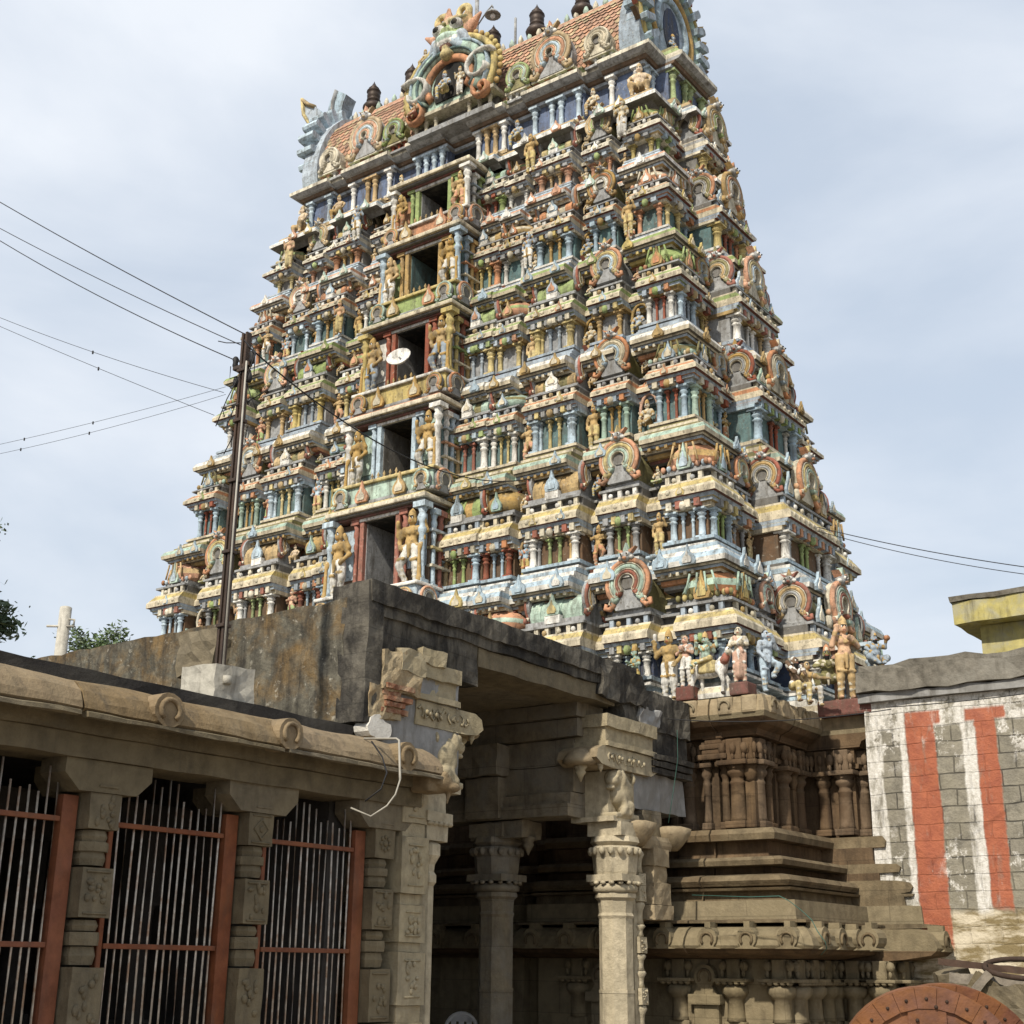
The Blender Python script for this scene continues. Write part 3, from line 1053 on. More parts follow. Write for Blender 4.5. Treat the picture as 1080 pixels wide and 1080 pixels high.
def pavilion(tier, T, s0, s1, p, kind, reach, zs, pal, seed, corner=0):
    """one little shrine: paired pilasters under its eave and the roof over it (same frame for every side)"""
    rr = random.Random(seed)
    mb = MB(T)
    zp0, zp1, zrail0, zrail1, zroof, ztop = zs
    y = -(reach + p)            # wall plane
    w = s1 - s0
    c = .5 * (s0 + s1)
    big, small = rr.choice(pal['big']), rr.choice(pal['small'])
    pw = min(.17, .2 * w)
    if kind == 'S':
        pw = .2
    ex = pw * .62
    pilaster(mb, s0 + ex, y - pw * .40, zp0, zp1, pw, big, slim=True)
    pilaster(mb, s1 - ex, y - pw * .40, zp0, zp1, pw, big, slim=True)
    inner = w - 2 * pw - .12
    if inner > .26:
        q = min(.11, inner * .3)
        for d in (-1, 1):
            pilaster(mb, c + d * q * 1.0, y - .035, zp0, zp1 - .02, q * .8, small, slim=True)
    if w > .95:
        for d in (-1, 1):
            pilaster(mb, c + d * (w * .31), y - .03, zp0, zp1 - .02, .09, rr.choice(pal['big']), slim=True)
    rail(mb, s0, s1, y - .16, zrail0, zrail1, rr.choice([pal['rail'], 'bone', 'cream', 'greyblue']), rr.choice([.26, .33, .4]))
    for q in range(int(w / .28)):       # small crouching beasts along the rail
        x = s0 + (q + .5) * w / int(w / .28)
        mb.ball((x, y - .17, zrail0 + .04), (.05, .05, .055), rr.choice(['bone', 'ochre', 'grey', 'white']), 6)
    nb = max(2, int(w / .15))
    c1, c2 = rr.choice([('orange', 'greyblue'), ('yellow', 'grey'), ('red', 'bone'), ('green', 'ltblue'), ('bone', 'grey')])
    ze_ = 2 * zrail0 - zrail1 - .30 * (zrail0 - zp1)
    for q in range(nb):
        x = s0 + (q + .5) * w / nb
        mb.box(x - w / nb * .30, x + w / nb * .30, y - .235, y - .08, zp1 + .012, zp1 + .42 * (zrail0 - zp1), c1 if q % 2 else c2)
    if w > .5:          # painted keystone mask in the middle of the entablature
        mb.ball((c, y - .22, zp1 + .05), (.08, .07, .09), rr.choice(['bone', 'ochre', 'green']), 6)
    hr = ztop - zroof
    roofc = rr.choice(pal['roof'])
    if kind in ('E',):
        d0 = min(w, .9)
        cy = y + d0 * .5 + .0
        mb.box(c - w * .5 - .02, c + w * .5 + .02, y - .04, y + d0, zroof, zroof + .14 * hr, 'grey')
        e = w * .56
        prof = [(e * .80, zroof + .14 * hr), (e * .98, zroof + .26 * hr), (e * 1.06, zroof + .42 * hr), (e * .98, zroof + .62 * hr), (e * .72, zroof + .82 * hr), (e * .3, zroof + .97 * hr), (.04, zroof + 1.0 * hr)]
        mb.lathe(c, cy, [(r_ * 1.25, z_) for r_, z_ in prof], [roofc, roofc, pal['roof2'], roofc, roofc, 'grey'], 8, smooth=False, rot=math.pi / 8, sy=d0 / w)
        for q in range(9):
            mb.ball((c + e * 1.12 * (q / 4 - 1), y - .05, zroof + .20 * hr), (.05, .05, .06), pal['tok2'] if q % 2 else roofc, 6)
            mb.band([(c + e * (q / 4 - 1) * .9, zroof + .26 * hr), (c + e * (q / 4 - 1) * .62, zroof + .80 * hr)], .035, .03, cy - d0 / w * e * 1.22, pal['roof2']) if q % 2 else None
        spade(mb, c, y - .10, zroof + .08 * hr, w * .40, hr * .78, pal['tok'][0], pal['tok2'])
    elif kind in ('D', 'P'):
        Rr = min(.62 * w, .52)
        zc = zroof + .18 * hr + Rr * .95
        mb.box(c - w * .5, c + w * .5, y - .06, y + .5, zroof, zroof + .15 * hr, 'grey')
        mb.yprism(barrel_profile(Rr * .72, Rr * 1.75, c, zroof + .12 * hr), y - .05, y + .55, 'olive' if rr.random() < .5 else 'grey', smooth=False)
        gavaksha(mb, c, y - .12, zc, Rr, pal['gav'])
    elif kind in ('C', 'A', 'S'):
        dep = .62 if kind != 'S' else .5
        cy = y + dep * .5 - .03
        mb.box(s0 - .02, s1 + .02, y - .07, y + dep, zroof, zroof + .16 * hr, 'grey')
        prof = barrel_profile(dep * .46, hr * .80, cy, zroof + .16 * hr)
        x0, x1 = s0 + .06, s1 - .06
        n = 5
        alt = [roofc, pal['roof2'], roofc, pal['roof2'], roofc]
        for i in range(n):
            mb.xprism(prof if i % 2 == 0 else [(cy + (a - cy) * .96, zroof + .16 * hr + (b - zroof - .16 * hr) * .96) for a, b in prof], x0 + (x1 - x0) * i / n, x0 + (x1 - x0) * (i + 1) / n, alt[i])
        ends = (-1, 1) if kind in ('C', 'S') else ((1,) if c > 0 else (-1,))
        T0 = mb.T
        for q in ends:
            xe = x1 if q > 0 else x0
            mb.T = T0 @ Matrix.Translation((xe, cy, 0)) @ Matrix.Rotation(R(90 * q), 4, 'Z')
            gavaksha(mb, 0, -.06, zroof + .16 * hr + dep * .58, dep * (.60 if kind != 'S' else .78), pal['gav2'], face=True, depth=.08, back='grey')
        mb.T = T0
        if kind == 'S':
            Rr = .46
            gavaksha(mb, c, y - .14, zroof + .15 * hr + Rr * .95, Rr, pal['gav'], depth=.14, back='bone')
            for q in (-1, 1):
                spade(mb, c + q * w * .36, y - .12, zroof + .05 * hr, .30, hr * .75, rr.choice(['mint', 'ltblue', 'ochre', 'orange']), 'bone')
                mb.ball((c + q * w * .22, y - .16, zroof + .2 * hr), (.09, .08, .13), rr.choice(['skin', 'bone', 'gold']), 6)
                mb.ball((c + q * w * .22, y - .17, zroof + .2 * hr + .17), (.055, .055, .065), rr.choice(['skin', 'bone', 'gold']), 6)
        else:
            mb.box(c - w * .13, c + w * .13, y - .16, y - .05, zroof + .02 * hr, zroof + .26 * hr, 'white')
            spade(mb, c, y - .12, zroof + .26 * hr, w * .27, hr * .66, pal['tok'][1], pal['tok2'])
        for i in range(3):
            xx = x0 + (x1 - x0) * (i + .5) / 3
            mb.lathe(xx, cy, [(.045, zroof + .94 * hr), (.06, zroof + 1.0 * hr), (.02, zroof + 1.05 * hr), (.005, zroof + 1.14 * hr)], 'ochre', 6)
    elif kind == 'B':
        cy = y + w * .5
        mb.box(s0 - .02, s1 + .02, y - .05, y + w, zroof, zroof + .14 * hr, 'grey')
        e = w * .62
        prof = [(e * .84, zroof + .14 * hr), (e * 1.0, zroof + .28 * hr), (e * 1.06, zroof + .45 * hr), (e * 1.0, zroof + .60 * hr), (e * .8, zroof + .78 * hr), (e * .45, zroof + .93 * hr), (.05, zroof + 1.0 * hr)]
        mb.lathe(c, cy, prof, [roofc, roofc, pal['roof2'], roofc, roofc, 'grey', 'grey'], 16)
        spade(mb, c, y - .10, zroof + .16 * hr, w * .34, hr * .62, pal['tok'][0], pal['tok2'])
        mb.lathe(c, cy, [(.05, zroof + .98 * hr), (.07, zroof + 1.04 * hr), (.02, zroof + 1.08 * hr), (.006, zroof + 1.18 * hr)], 'ochre', 6)
    return mb.build('pavilion', tier)


PALS = [
    dict(slab='white', slab2='cream', ped='ltblue', ped2='white', wall='dkblue', ent='bone', cor='cream', cor2='yellow', cor3='maroon', rail='white', att='yellow', att2='dgrey', big=['white', 'white', 'ltblue'],
         small=['white', 'ltblue'], roof=['mint', 'orange', 'olive'], roof2='mint', tok=['gold', 'mint'], tok2='yellow', gav=['orange', 'mint', 'red'], gav2=['red', 'gold', 'grey'], slabtok=['ltblue', 'mint', 'yellow']),
    dict(slab='white', slab2='ltblue', ped='ltblue', ped2='white', wall='brown', ent='cream', cor='cream', cor2='yellow', cor3='ochre', rail='white', att='orange', att2='grey', big=['red', 'white', 'ltblue', 'grey', 'gold'],
         small=['ltblue', 'green', 'red'], roof=['ochre', 'orange', 'green'], roof2='gold', tok=['mint', 'ltblue'], tok2='ltblue', gav=['orange', 'yellow', 'mint'], gav2=['red', 'gold', 'grey'], slabtok=['ltblue', 'ltblue', 'mint', 'yellow']),
    dict(slab='cream', slab2='mint', ped='cream', ped2='olive', wall='teal', ent='ltblue', cor='cream', cor2='orange', cor3='grey', rail='white', att='ochre', att2='maroon', big=['ltblue', 'white', 'mint', 'ltblue'],
         small=['gold', 'red', 'yellow', 'gold'], roof=['ochre', 'mint', 'bone'], roof2='olive', tok=['ltblue', 'white'], tok2='cream', gav=['orange', 'cream', 'ltblue'], gav2=['red', 'gold', 'grey'], slabtok=['yellow', 'green', 'ltblue', 'orange']),
    dict(slab='cream', slab2='white', ped='greyblue', ped2='greyblue', wall='grey', ent='ochre', cor='cream', cor2='green', cor3='yellow', rail='white', att='orange', att2='maroon', big=['yellow', 'ltblue', 'white', 'gold'],
         small=['ltblue', 'red', 'white', 'greyblue'], roof=['green', 'ochre', 'orange'], roof2='green', tok=['ochre', 'greyblue'], tok2='orange', gav=['orange', 'yellow', 'ltblue'], gav2=['red', 'olive', 'gold'], slabtok=['orange', 'ltblue', 'white', 'ochre']),
    dict(slab='cream', slab2='green', ped='white', ped2='greyblue', wall='teal', ent='bone', cor='bone', cor2='orange', cor3='red', rail='white', att='yellow', att2='red', big=['white', 'ltblue', 'yellow', 'orange'],
         small=['yellow', 'ltblue', 'red', 'gold'], roof=['bone', 'ochre', 'orange'], roof2='bone', tok=['orange', 'ltblue'], tok2='white', gav=['gold', 'orange', 'white'], gav2=['orange', 'olive', 'grey'], slabtok=['green', 'yellow', 'ltblue']),
    dict(slab='white', slab2='orange', ped='greyblue', ped2='ltblue', wall='dgrey', ent='cream', cor='bone', cor2='grey', cor3='ochre', rail='bone', att='ochre', att2='orange', big=['orange', 'green', 'white', 'yellow'],
         small=['red', 'ltblue', 'green', 'gold'], roof=['tan', 'mint', 'orange', 'yellow'], roof2='green', tok=['gold', 'mint'], tok2='cream', gav=['tan', 'gold', 'green'], gav2=['red', 'olive', 'tan'], slabtok=['orange', 'mint', 'white']),
]
ZS = [4.04, 6.33, 8.83, 11.04, 13.31, 15.35, 17.09]
FR = dict(cor=.545)
EAVE = [5.20, 7.67, 10.20, 12.34, 14.54, 16.30]
nseed = 0
fig_n = 0
guard_spots = []


def tier_build(t):
    global nseed, fig_n
    z0, z1, ze = ZS[t], ZS[t + 1], EAVE[t]
    pal = PALS[t]
    H = z1 - z0
    aw = edge_a(ze) - .31          # corner wall planes
    bw = edge_b(ze) - .31
    oa = edge_a(z0) - aw if t else .30          # ledge offset that reaches the tower outline
    fs, ss = front_segs(aw), side_segs(bw)
    zp0 = z0 + .235 * H            # pilasters from here
    zp1 = ze - .085 * H
    hc = z1 - ze
    zr0 = ze + .26 * hc
    zr1 = zr0 + .12 * hc
    zroof = zr1 + .05 * hc
    mb = MB()
    prof = [(z0 - .29, oa - .50, 'dgrey'), (z0 - .27, oa - .40, pal['att2']), (z0 - .21, oa - .38, pal['att']), (z0 - .205, oa - .30, pal['att']), (z0 - .14, oa - .28, 'dgrey'), (z0 - .135, oa - .20, 'bone'),
            (z0 - .09, oa - .18, 'ochre'), (z0 - .085, oa - .11, 'greyblue'), (z0 - .04, oa - .10, 'dgrey'), (z0 - .035, oa - .07, 'bone'), (z0, oa - .06, 'dgrey'), (z0 + .002, oa, pal['slab']), (z0 + .035 * H, oa + .015, pal['slab2']),
            (z0 + .075 * H, oa - .03, pal['slab']), (z0 + .085 * H, oa - .06, pal['slab']), (z0 + .09 * H, oa - .17, pal['ped2']), (z0 + .125 * H, oa - .19, 'dgrey'), (z0 + .13 * H, oa - .24, pal['ped']),
            (z0 + .16 * H, oa - .25, pal['ped']), (z0 + .165 * H, .24, pal['ped2']), (z0 + .185 * H, .24, 'dgrey'), (z0 + .19 * H, .13, 'dgrey'), (z0 + .205 * H, .13, pal['ped']), (z0 + .21 * H, .20, pal['ped']),
            (z0 + .233 * H, .20, pal['ped']), (z0 + .235 * H, 0.0, pal['wall']),
            (zp1, 0.0, pal['ent']), (zp1 + .002, .12, pal['ent']), (zp1 + .03 * H, .13, pal['cor3']), (zp1 + .032 * H, .19, 'greyblue'), (zp1 + .055 * H, .20, pal['cor2']), (zp1 + .057 * H, .23, 'greyblue'),
            (ze - .004, .25, 'maroon'), (ze, .31, pal['cor']), (ze + .09 * hc, .31, pal['cor']), (ze + .14 * hc, .27, pal['cor2']), (ze + .20 * hc, .22, pal['cor2']), (ze + .23 * hc, .19, 'cream'),
            (zr0, .18, 'dgrey'), (zr0 + .002, .07, 'dgrey'), (zr1, .07, 'grey'), (zr1 + .002, .18, 'grey'), (zroof - .01, .18, 'grey'), (zroof, .02, 'greyblue'), (zroof + .06, -.02, 'greyblue'),
            (zroof + .08, -.16, pal['att2']), (zroof + .26 * (z1 - zroof), -.16, pal['att2']), (zroof + .27 * (z1 - zroof), -.11, 'bone'), (zroof + .36 * (z1 - zroof), -.11, 'greyblue'),
            (zroof + .40 * (z1 - zroof), -.18, 'grey'), (zroof + .52 * (z1 - zroof), -.18, 'bone'), (zroof + .54 * (z1 - zroof), -.12, pal['att']), (zroof + .68 * (z1 - zroof), -.14, 'maroon'), (z1 - .06, -.30, 'dgrey'), (z1 - .02, -.30, 'dgrey')]
    mould(mb, fs, ss, aw, bw, prof)
    # dentil rows and painted leaf tokens along ledge and eave
    tok = pal['slabtok']
    for T, segs, reach in ((T_F, fs, bw), (T_R, ss, aw), (T_L, ss, aw)):
        mb.T = T
        for i, (s0, s1, p, k) in enumerate(segs):
            if k in (None, 'door'):
                continue
            y = -(reach + p + oa)
            w = s1 - s0
            if t == 0:
                continue
            tc_ = tok[(i * 2 + t) % len(tok)]
            n = 2 if w > .8 or k in ('E', 'C') else 1
            for q in range(n):
                if rnd.random() < .28:
                    continue
                x = .5 * (s0 + s1) + (0 if n == 1 else (q - .5) * w * .72)
                spade(mb, x, y + .0, z0 - .01, .30 if t < 2 else .24, .36 if t < 2 else .27, tc_, rnd.choice([pal['slab'], tc_, 'bone']))
            nd = int(w / .14)
            for q in range(nd):
                x = s0 + (q + .5) * w / nd
                mb.box(x - .028, x + .028, -(reach + p + oa - .08), -(reach + p + oa - .15), z0 - .13, z0 - .07, 'bone' if t % 2 else pal['att'])
            n2 = 1 if w < .8 else 2
            for q in range(n2):
                if rnd.random() < .4:
                    continue
                x = .5 * (s0 + s1) + (0 if n2 == 1 else (q - .5) * w * .55)
                spade(mb, x, -(reach + p + .29), ze + .01, .17, .21, tok[(i + q + 1) % len(tok)], 'cream', t=.03)
            # rough relief swags along the eave
            nd = int(w / .20)
            for q in range(nd):
                x = s0 + (q + .5) * w / nd
                mb.ball((x, -(reach + p + .305), ze + .055 * hc + .02), (.055, .03, .035 * hc + .012), pal['cor'] if q % 3 else 'bone', 6)
    mb.T = None
    o = mb.build('tier', tower)
    zs = (zp0, zp1, zr0, zr1, zroof, z1 - .03)
    for T, segs, reach in ((T_F, fs, bw), (T_R, ss, aw), (T_L, ss, aw)):
        for i, (s0, s1, p, k) in enumerate(segs):
            if k in ('A', 'B', 'C', 'D', 'E', 'S', 'P'):
                if T is not T_F and k == 'E' and i == 0 and T is T_L:
                    continue
                nseed += 1
                pavilion(o, T, s0, s1, p, k, reach, zs, pal, 100 * t + abs(int(10 * (s0 + s1))), 0)
            elif k is None and T is T_F and s1 - s0 > .25 and t > 0 and abs(s0 + s1) > 2 * .16 * aw:
                key = NICHE[(fig_n * 5 + t * 3) % len(NICHE)]
                fig_n += 1
                sit = key.startswith('sit')
                hgt = (zp1 - zp0) * (1.35 if sit else 1.55)
                P = T @ Vector((.5 * (s0 + s1), -(reach + p + .30), zp0 - (.03 if sit else .12)))
                put(STAT[key], 'niche_statue', P, hgt, 0, o)
                mm = MB(T)
                yy = -(reach + p + .0)
                c = .5 * (s0 + s1)
                if fig_n % 3:
                    hz = zp0 + hgt * .55
                    cc_ = rnd.choice(['ochre', 'greyblue', 'pink', 'bone', 'gold'])
                    mm.band([(c + .19 * math.cos(a), hz + .26 * hgt / .7 * math.sin(a)) for a in [R(-50) + R(280) * j / 14 for j in range(15)]], .07, .05, yy - .20, cc_)
                    for j in range(9):
                        a = R(-30) + R(240) * j / 8
                        mm.ball((c + .235 * math.cos(a), yy - .19, hz + .31 * hgt / .7 * math.sin(a)), (.03, .03, .035), 'bone' if j % 2 else cc_, 6)
                mm.bbox(c - .20, c + .20, yy - .48, yy, zp0 - .16, zp0 - (.03 if sit else .12), pal['ped'], .02)
                if fig_n % 2 == 0:
                    zz = zp0 - .1 + hgt + .06
                    mm.bbox(c - .21, c + .21, yy - .26, yy, zz, zz + .06, rnd.choice(['red', 'green', 'white', 'gold']), .015)
                    spade(mm, c, yy - .16, zz + .06, .34, .30, rnd.choice(['orange', 'green', 'white', 'gold', 'greyblue']), 'bone', t=.06)
                mm.build('niche_ledge', o)
    if t >= 1:
        for i, (s0, s1, p, k) in enumerate(fs):
            if k is None and s1 - s0 > .25 and abs(s0 + s1) > 2 * .16 * aw:
                fig_n += 1
                key = ['sit_a', 'sit_b', 'sit_a2', 'sit_c', 'sit_b2'][(fig_n * 3 + t) % 5]
                put(STAT[key], 'attic_statue', T_F @ Vector((.5 * (s0 + s1), -(bw + p + .30), zroof - .02)), .52 * (z1 - zroof) + .22, 0, o)
    if t in (4, 5):
        for i, (s0, s1, p, k) in enumerate(fs):
            if k in ('C', 'E', 'A'):
                fig_n += 1
                key = ['stand_c', 'stand_b', 'dance', 'stand_b2', 'stand_c2'][(fig_n * 2 + i) % 5]
                x = s0 - .04 if s0 + s1 > 0 else s1 + .04
                put(STAT[key], 'ledge_figure', T_F @ Vector((x, -(bw + p + .30), (zp0 if t == 4 else ze) - .05)), 1.0 if t == 5 else .9, 0, o)
    for T, segs, reach, rz in ((T_R, ss, aw, 90),):
        for i, (s0, s1, p, k) in enumerate(segs):
            if k is None and s1 - s0 > .12 and t > 0:
                key = NICHE[(fig_n * 5 + 2) % len(NICHE)]
                fig_n += 1
                hgt = (zp1 - zp0) * 1.1
                P = T @ Vector((.5 * (s0 + s1), -(reach + p + .14), zp0 - .02))
                put(STAT[key], 'niche_statue', P, hgt, R(rz), o)
    if t >= 1:
        door_build(t, o, aw, bw, fs, zp0, zp1, z0, z1, ze, oa, pal)
    else:
        mb = MB(T_F)
        mb.box(-.42, .42, -bw - .2, -bw + .9, z0, z1, 'dkblue')
        mb.build('blocked_doorway', o)
    return o


DOORC = [None, ('red', 'ltblue', 'grey'), ('ltblue', 'white', 'dgrey'), ('red', 'yellow', 'dgrey'), ('gold', 'ltblue', 'teal'), ('green', 'white', 'grey')]


def door_build(t, o, aw, bw, fs, zp0, zp1, z0, z1, ze, oa, pal):
    """central opening with jambs, side columns, balcony and deep canopy"""
    frame, colm, inner = DOORC[t]
    mb = MB(T_F)
    bx = max(.145 * aw, .70) + .08
    yw = -(bw + .42)
    proj = .90
    hw = 1.32 if t < 3 else 1.28 if t < 4 else 1.18
    zb = z0 + .20 * (z1 - z0)
    # balcony
    yb = -(bw + oa + .36)
    mb.bbox(-hw, hw, yb, yw + .3, z0 - .02, z0 + .05, 'grey', .02)
    mb.bbox(-hw + .05, hw - .05, yb + .04, yw + .3, z0 + .052, zb - .03, pal['slab2'] if t != 3 else 'yellow', .02)
    mb.bbox(-hw - .02, hw + .02, yb - .03, yw + .3, zb - .028, zb + .03, 'white' if t % 2 else 'yellow', .02)
    zc = z1 - .40 + (.06 if t > 3 else 0)
    zb = z0 + .185 * (z1 - z0)
    # recess lining and door leaf
    yi = -(bw - .55)
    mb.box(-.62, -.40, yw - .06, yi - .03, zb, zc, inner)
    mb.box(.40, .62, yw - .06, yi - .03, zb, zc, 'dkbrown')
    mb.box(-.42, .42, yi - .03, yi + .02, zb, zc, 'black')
    mb.box(.02, .42, yi - .09, yi - .04, zb, zc - .04, 'wood_dark')
    for x in (.05, .22, .39):
        mb.box(x - .025, x + .025, yi - .12, yi - .09, zb, zc - .04, 'maroon')
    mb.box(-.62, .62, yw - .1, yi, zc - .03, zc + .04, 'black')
    # frame
    for x in (-.47, .47):
        mb.bbox(x - .055, x + .055, yw - .16, yw - .02, zb, zc, frame, .01)
    mb.box(-.58, .58, yw - .165, yw - .02, zc, zc + .08, 'white')
    # canopy, directly under the balcony above
    yc = -(bw + proj - .16)
    h0 = zc + .06
    for k, (e, hgt, m) in enumerate(((-.10, .05, 'maroon'), (-.02, .05, 'dgrey'), (.05, .085, 'cream'), (-.03, .06, pal['cor2']))):
        mb.bbox(-hw - e + .05, hw + e - .05, yc - e, yi + .1, h0, h0 + hgt - .002, m, .018)
        h0 += hgt
    for q in (-1, 1):
        x0_, x1_ = sorted((q * .615, q * (bx + .10)))
        mb.box(x0_, x1_, yw - .04, yi, zb - .1, zc + .02, pal['wall'])
        for j in range(3):
            pilaster(mb, q * (bx + .13), yw + .06 + .2 * j, zb, zc, .12, [colm, frame, 'ochre'][j])
            mb.box(q * (bx + .14) - .07, q * (bx + .14) + .07, yw - .05, yi, zb + (.28 + .22 * j) * (zc - zb), zb + (.31 + .22 * j) * (zc - zb), ['cream', pal['cor2'], 'greyblue'][j])
        mb.box(x0_ + .05, x1_ - .05, yw - .06, yw, zb + .3 * (zc - zb), zc - .1, pal['slab2'])
    for q in (-1, 1):
        pilaster(mb, q * (hw - .12), yw - .26, zb + .03, zc + .07, .17, colm)
        pilaster(mb, q * .64, yw - .10, zb + .03, zc + .07, .12, frame)
        # painted shields on the balcony front and ends
        spade(mb, q * .5, yb - .03, z0 + .02, .34, .46, rnd.choice(['orange', 'gold', 'ochre']), 'bone')
        T0 = mb.T
        mb.T = T0 @ Matrix.Translation((q * hw, yb + .3, 0)) @ Matrix.Rotation(R(90 * q), 4, 'Z')
        gavaksha(mb, 0, -.02, z0 + .22, .26, ['orange', 'grey'], face=False, depth=.07)
        mb.T = T0
        gavaksha(mb, q * (hw - .25), yb - .05, z0 + .20, .22, ['gold', 'orange'] if t % 2 else ['mint', 'gold'], face=False, depth=.07)
    for i in range(5):
        x = -.32 + .16 * i
        mb.lathe(x, yb + .04, [(.03, zb + .03), (.045, zb + .08), (.012, zb + .12), (.035, zb + .15), (.004, zb + .22)], 'ochre', 6)
    mb.build('doorway', o)
    guard_spots.append((t, 0.95 if t < 4 else .86, yw - .26, zb + .03, (zc - zb) * .98))


for _t in range(6):
    tier_build(_t)


# ---- neck of the roof and the barrel roof
def top_build():
    z0, ze = ZS[6], 18.66
    aw, bw = edge_a(ze) - .42, edge_b(ze) - .38
    oa = edge_a(z0) - aw
    mb = MB()
    r = [(s0 * aw, s1 * aw, p, k) for s0, s1, p, k in ((.83, 1, 0, 'N'), (.70, .83, -.18, None), (.42, .70, .03, 'N'), (.28, .42, -.18, None), (.09, .28, .0, 'N'))]
    half = [(0.4, .09 * aw, -.05, None)] if .09 * aw > .42 else []
    d = .09 * aw
    fs = [(-s1, -s0, p, k) for s0, s1, p, k in r] + [(-d, d, -.3, 'door')] + r[::-1]
    c = .74
    ss = [(-bw, -c, 0, 'E'), (-c, c, .40, 'S'), (c, bw, 0, 'E')]
    H = ze - z0
    prof = [(z0 - .10, oa - .3, 'dgrey'), (z0, oa - .2, 'dgrey'), (z0 + .002, oa, 'white'), (z0 + .07, oa + .01, 'ltblue'), (z0 + .13, oa - .04, 'white'), (z0 + .15, oa - .12, 'dgrey'), (z0 + .20, oa - .14, 'ochre'), (z0 + .27, oa - .16, 'brown'),
            (z0 + .28, .20, 'ochre'), (z0 + .35, .20, 'brown'), (z0 + .36, .12, 'gold'), (z0 + .42, .12, 'brown'), (z0 + .43, .18, 'ochre'), (z0 + .52, .18, 'ochre'), (z0 + .53, 0, 'blue'),
            (ze - .24, 0, 'grey'), (ze - .235, .10, 'greyblue'), (ze - .17, .12, 'brown'), (ze - .165, .18, 'brown'), (ze - .10, .22, 'grey'), (ze - .095, .30, 'grey'), (ze - .02, .40, 'bone'), (ze + .07, .40, 'bone'), (ze + .10, .34, 'green'),
            (ze + .18, .26, 'green'), (ze + .19, .20, 'olive'), (ze + .26, .18, 'mint'), (ze + .27, .05, 'mint'), (ze + .30, -.3, 'grey')]
    mould(mb, fs, ss, aw, bw, prof)
    for T, segs, reach in ((T_F, fs, bw), (T_R, ss, aw), (T_L, ss, aw)):
        mb.T = T
        for i, (s0, s1, p, k) in enumerate(segs):
            if k in ('N', 'S', 'E'):
                y = -(reach + p)
                cc = [('ltblue', 'ltblue'), ('green', 'green'), ('white', 'gold'), ('red', 'ltblue')][i % 4]
                xs = [s0 + .1, s1 - .1] + ([.5 * (s0 + s1) - .12, .5 * (s0 + s1) + .12] if s1 - s0 > .9 else [])
                for j, x in enumerate(xs):
                    pilaster(mb, x, y - .06, z0 + .53, ze - .24, .15, cc[0 if j < 2 else 1], slim=True)
            if k and k != 'door':
                for q in (-.3, .3):
                    spade(mb, .5 * (s0 + s1) + q * (s1 - s0), -(reach + p + oa), z0, .26, .26, rnd.choice(['mint', 'orange', 'white', 'yellow']), 'white')
    mb.T = T_F
    mb.box(-d + .02, d - .02, -(bw - .25), -(bw - .29), z0 + .5, ze - .3, 'black')
    o = mb.build('roof_neck', tower)
    n = 0
    for s0, s1, p, k in fs:
        if k is None:
            n += 1
            put(STAT[['sit_b', 'sit_c', 'sit_a2', 'sit_b2'][n % 4]], 'niche_statue', T_F @ Vector((.5 * (s0 + s1), -(bw + .16), z0 + .42)), .95, 0, o)
    for q in (-1, 1):
        put(STAT['sit_c'], 'corner_statue', T_F @ Vector((q * (aw + .05), -(bw + .22), z0 + .32)), 1.18, R(20 * q), o)
    # ---- barrel roof
    zb = ze + .28
    hw, hh = edge_b(ze) - .36, 2.42
    Lx = edge_a(ze) - .75
    mb = MB(T_F)
    sec = [(1.0, 0), (1.04, .12), (1.03, .26), (.97, .42), (.86, .58), (.68, .75), (.45, .89), (.2, .97)]
    pts = [(hw * a, zb + hh * b) for a, b in sec] + [(0, zb + hh)] + [(-hw * a, zb + hh * b) for a, b in sec[::-1]]
    rows = []
    pl = []
    for i in range(len(pts) - 1):
        for k in range(3):
            tt = k / 3
            pl.append((pts[i][0] * (1 - tt) + pts[i + 1][0] * tt, pts[i][1] * (1 - tt) + pts[i + 1][1] * tt))
    pl.append(pts[-1])
    mb.xprism(pl, -Lx, Lx, 'roof_tile')
    # scalloped tile courses: rows of overlapping round-ended tiles standing proud of the vault
    ncol = 58
    for i in range(1, 15):
        a, b = pl[-1 - i], pl[-2 - i] if i + 2 <= len(pl) else pl[0]
        y0, z0_ = a
        for c_ in range(ncol):
            x = -Lx + 2 * Lx * (c_ + (.5 if i % 2 else 1.0)) / (ncol + .5)
            w = Lx / ncol * .96
            dy, dz = b[0] - a[0], b[1] - a[1]
            l = math.hypot(dy, dz)
            ny, nz = -dz / l, dy / l
            if ny > 0:
                ny, nz = -ny, -nz
            ly, lz = dy / l, dz / l
            P = lambda u, v, h_: (x + u, y0 + ly * v + ny * h_, z0_ + lz * v + nz * h_)
            vs = [P(-w, .20, .01), P(-w, .02, .045), P(-w * .6, -.03, .05), P(0, -.055, .052), P(w * .6, -.03, .05), P(w, .02, .045), P(w, .20, .01)]
            mb.add(vs, [(0, 1, 2, 3, 4, 5, 6)], rnd.choice(['tile', 'tile', 'orange', 'tan']))
    # ridge
    mb.box(-Lx - .1, Lx + .1, -.14, .14, zb + hh - .04, zb + hh + .12, 'cream')
    n = 34
    for i in range(n):
        x = -Lx + .1 + (2 * Lx - .2) * i / (n - 1)
        for q in (-1, 1):
            mb.lathe(x, q * .14, [(.05, zb + hh + .02), (.075, zb + hh + .14), (.05, zb + hh + .24), (.01, zb + hh + .32)], 'mint' if i % 2 else 'bone', 6)
    roof = mb.build('barrel_roof', tower)
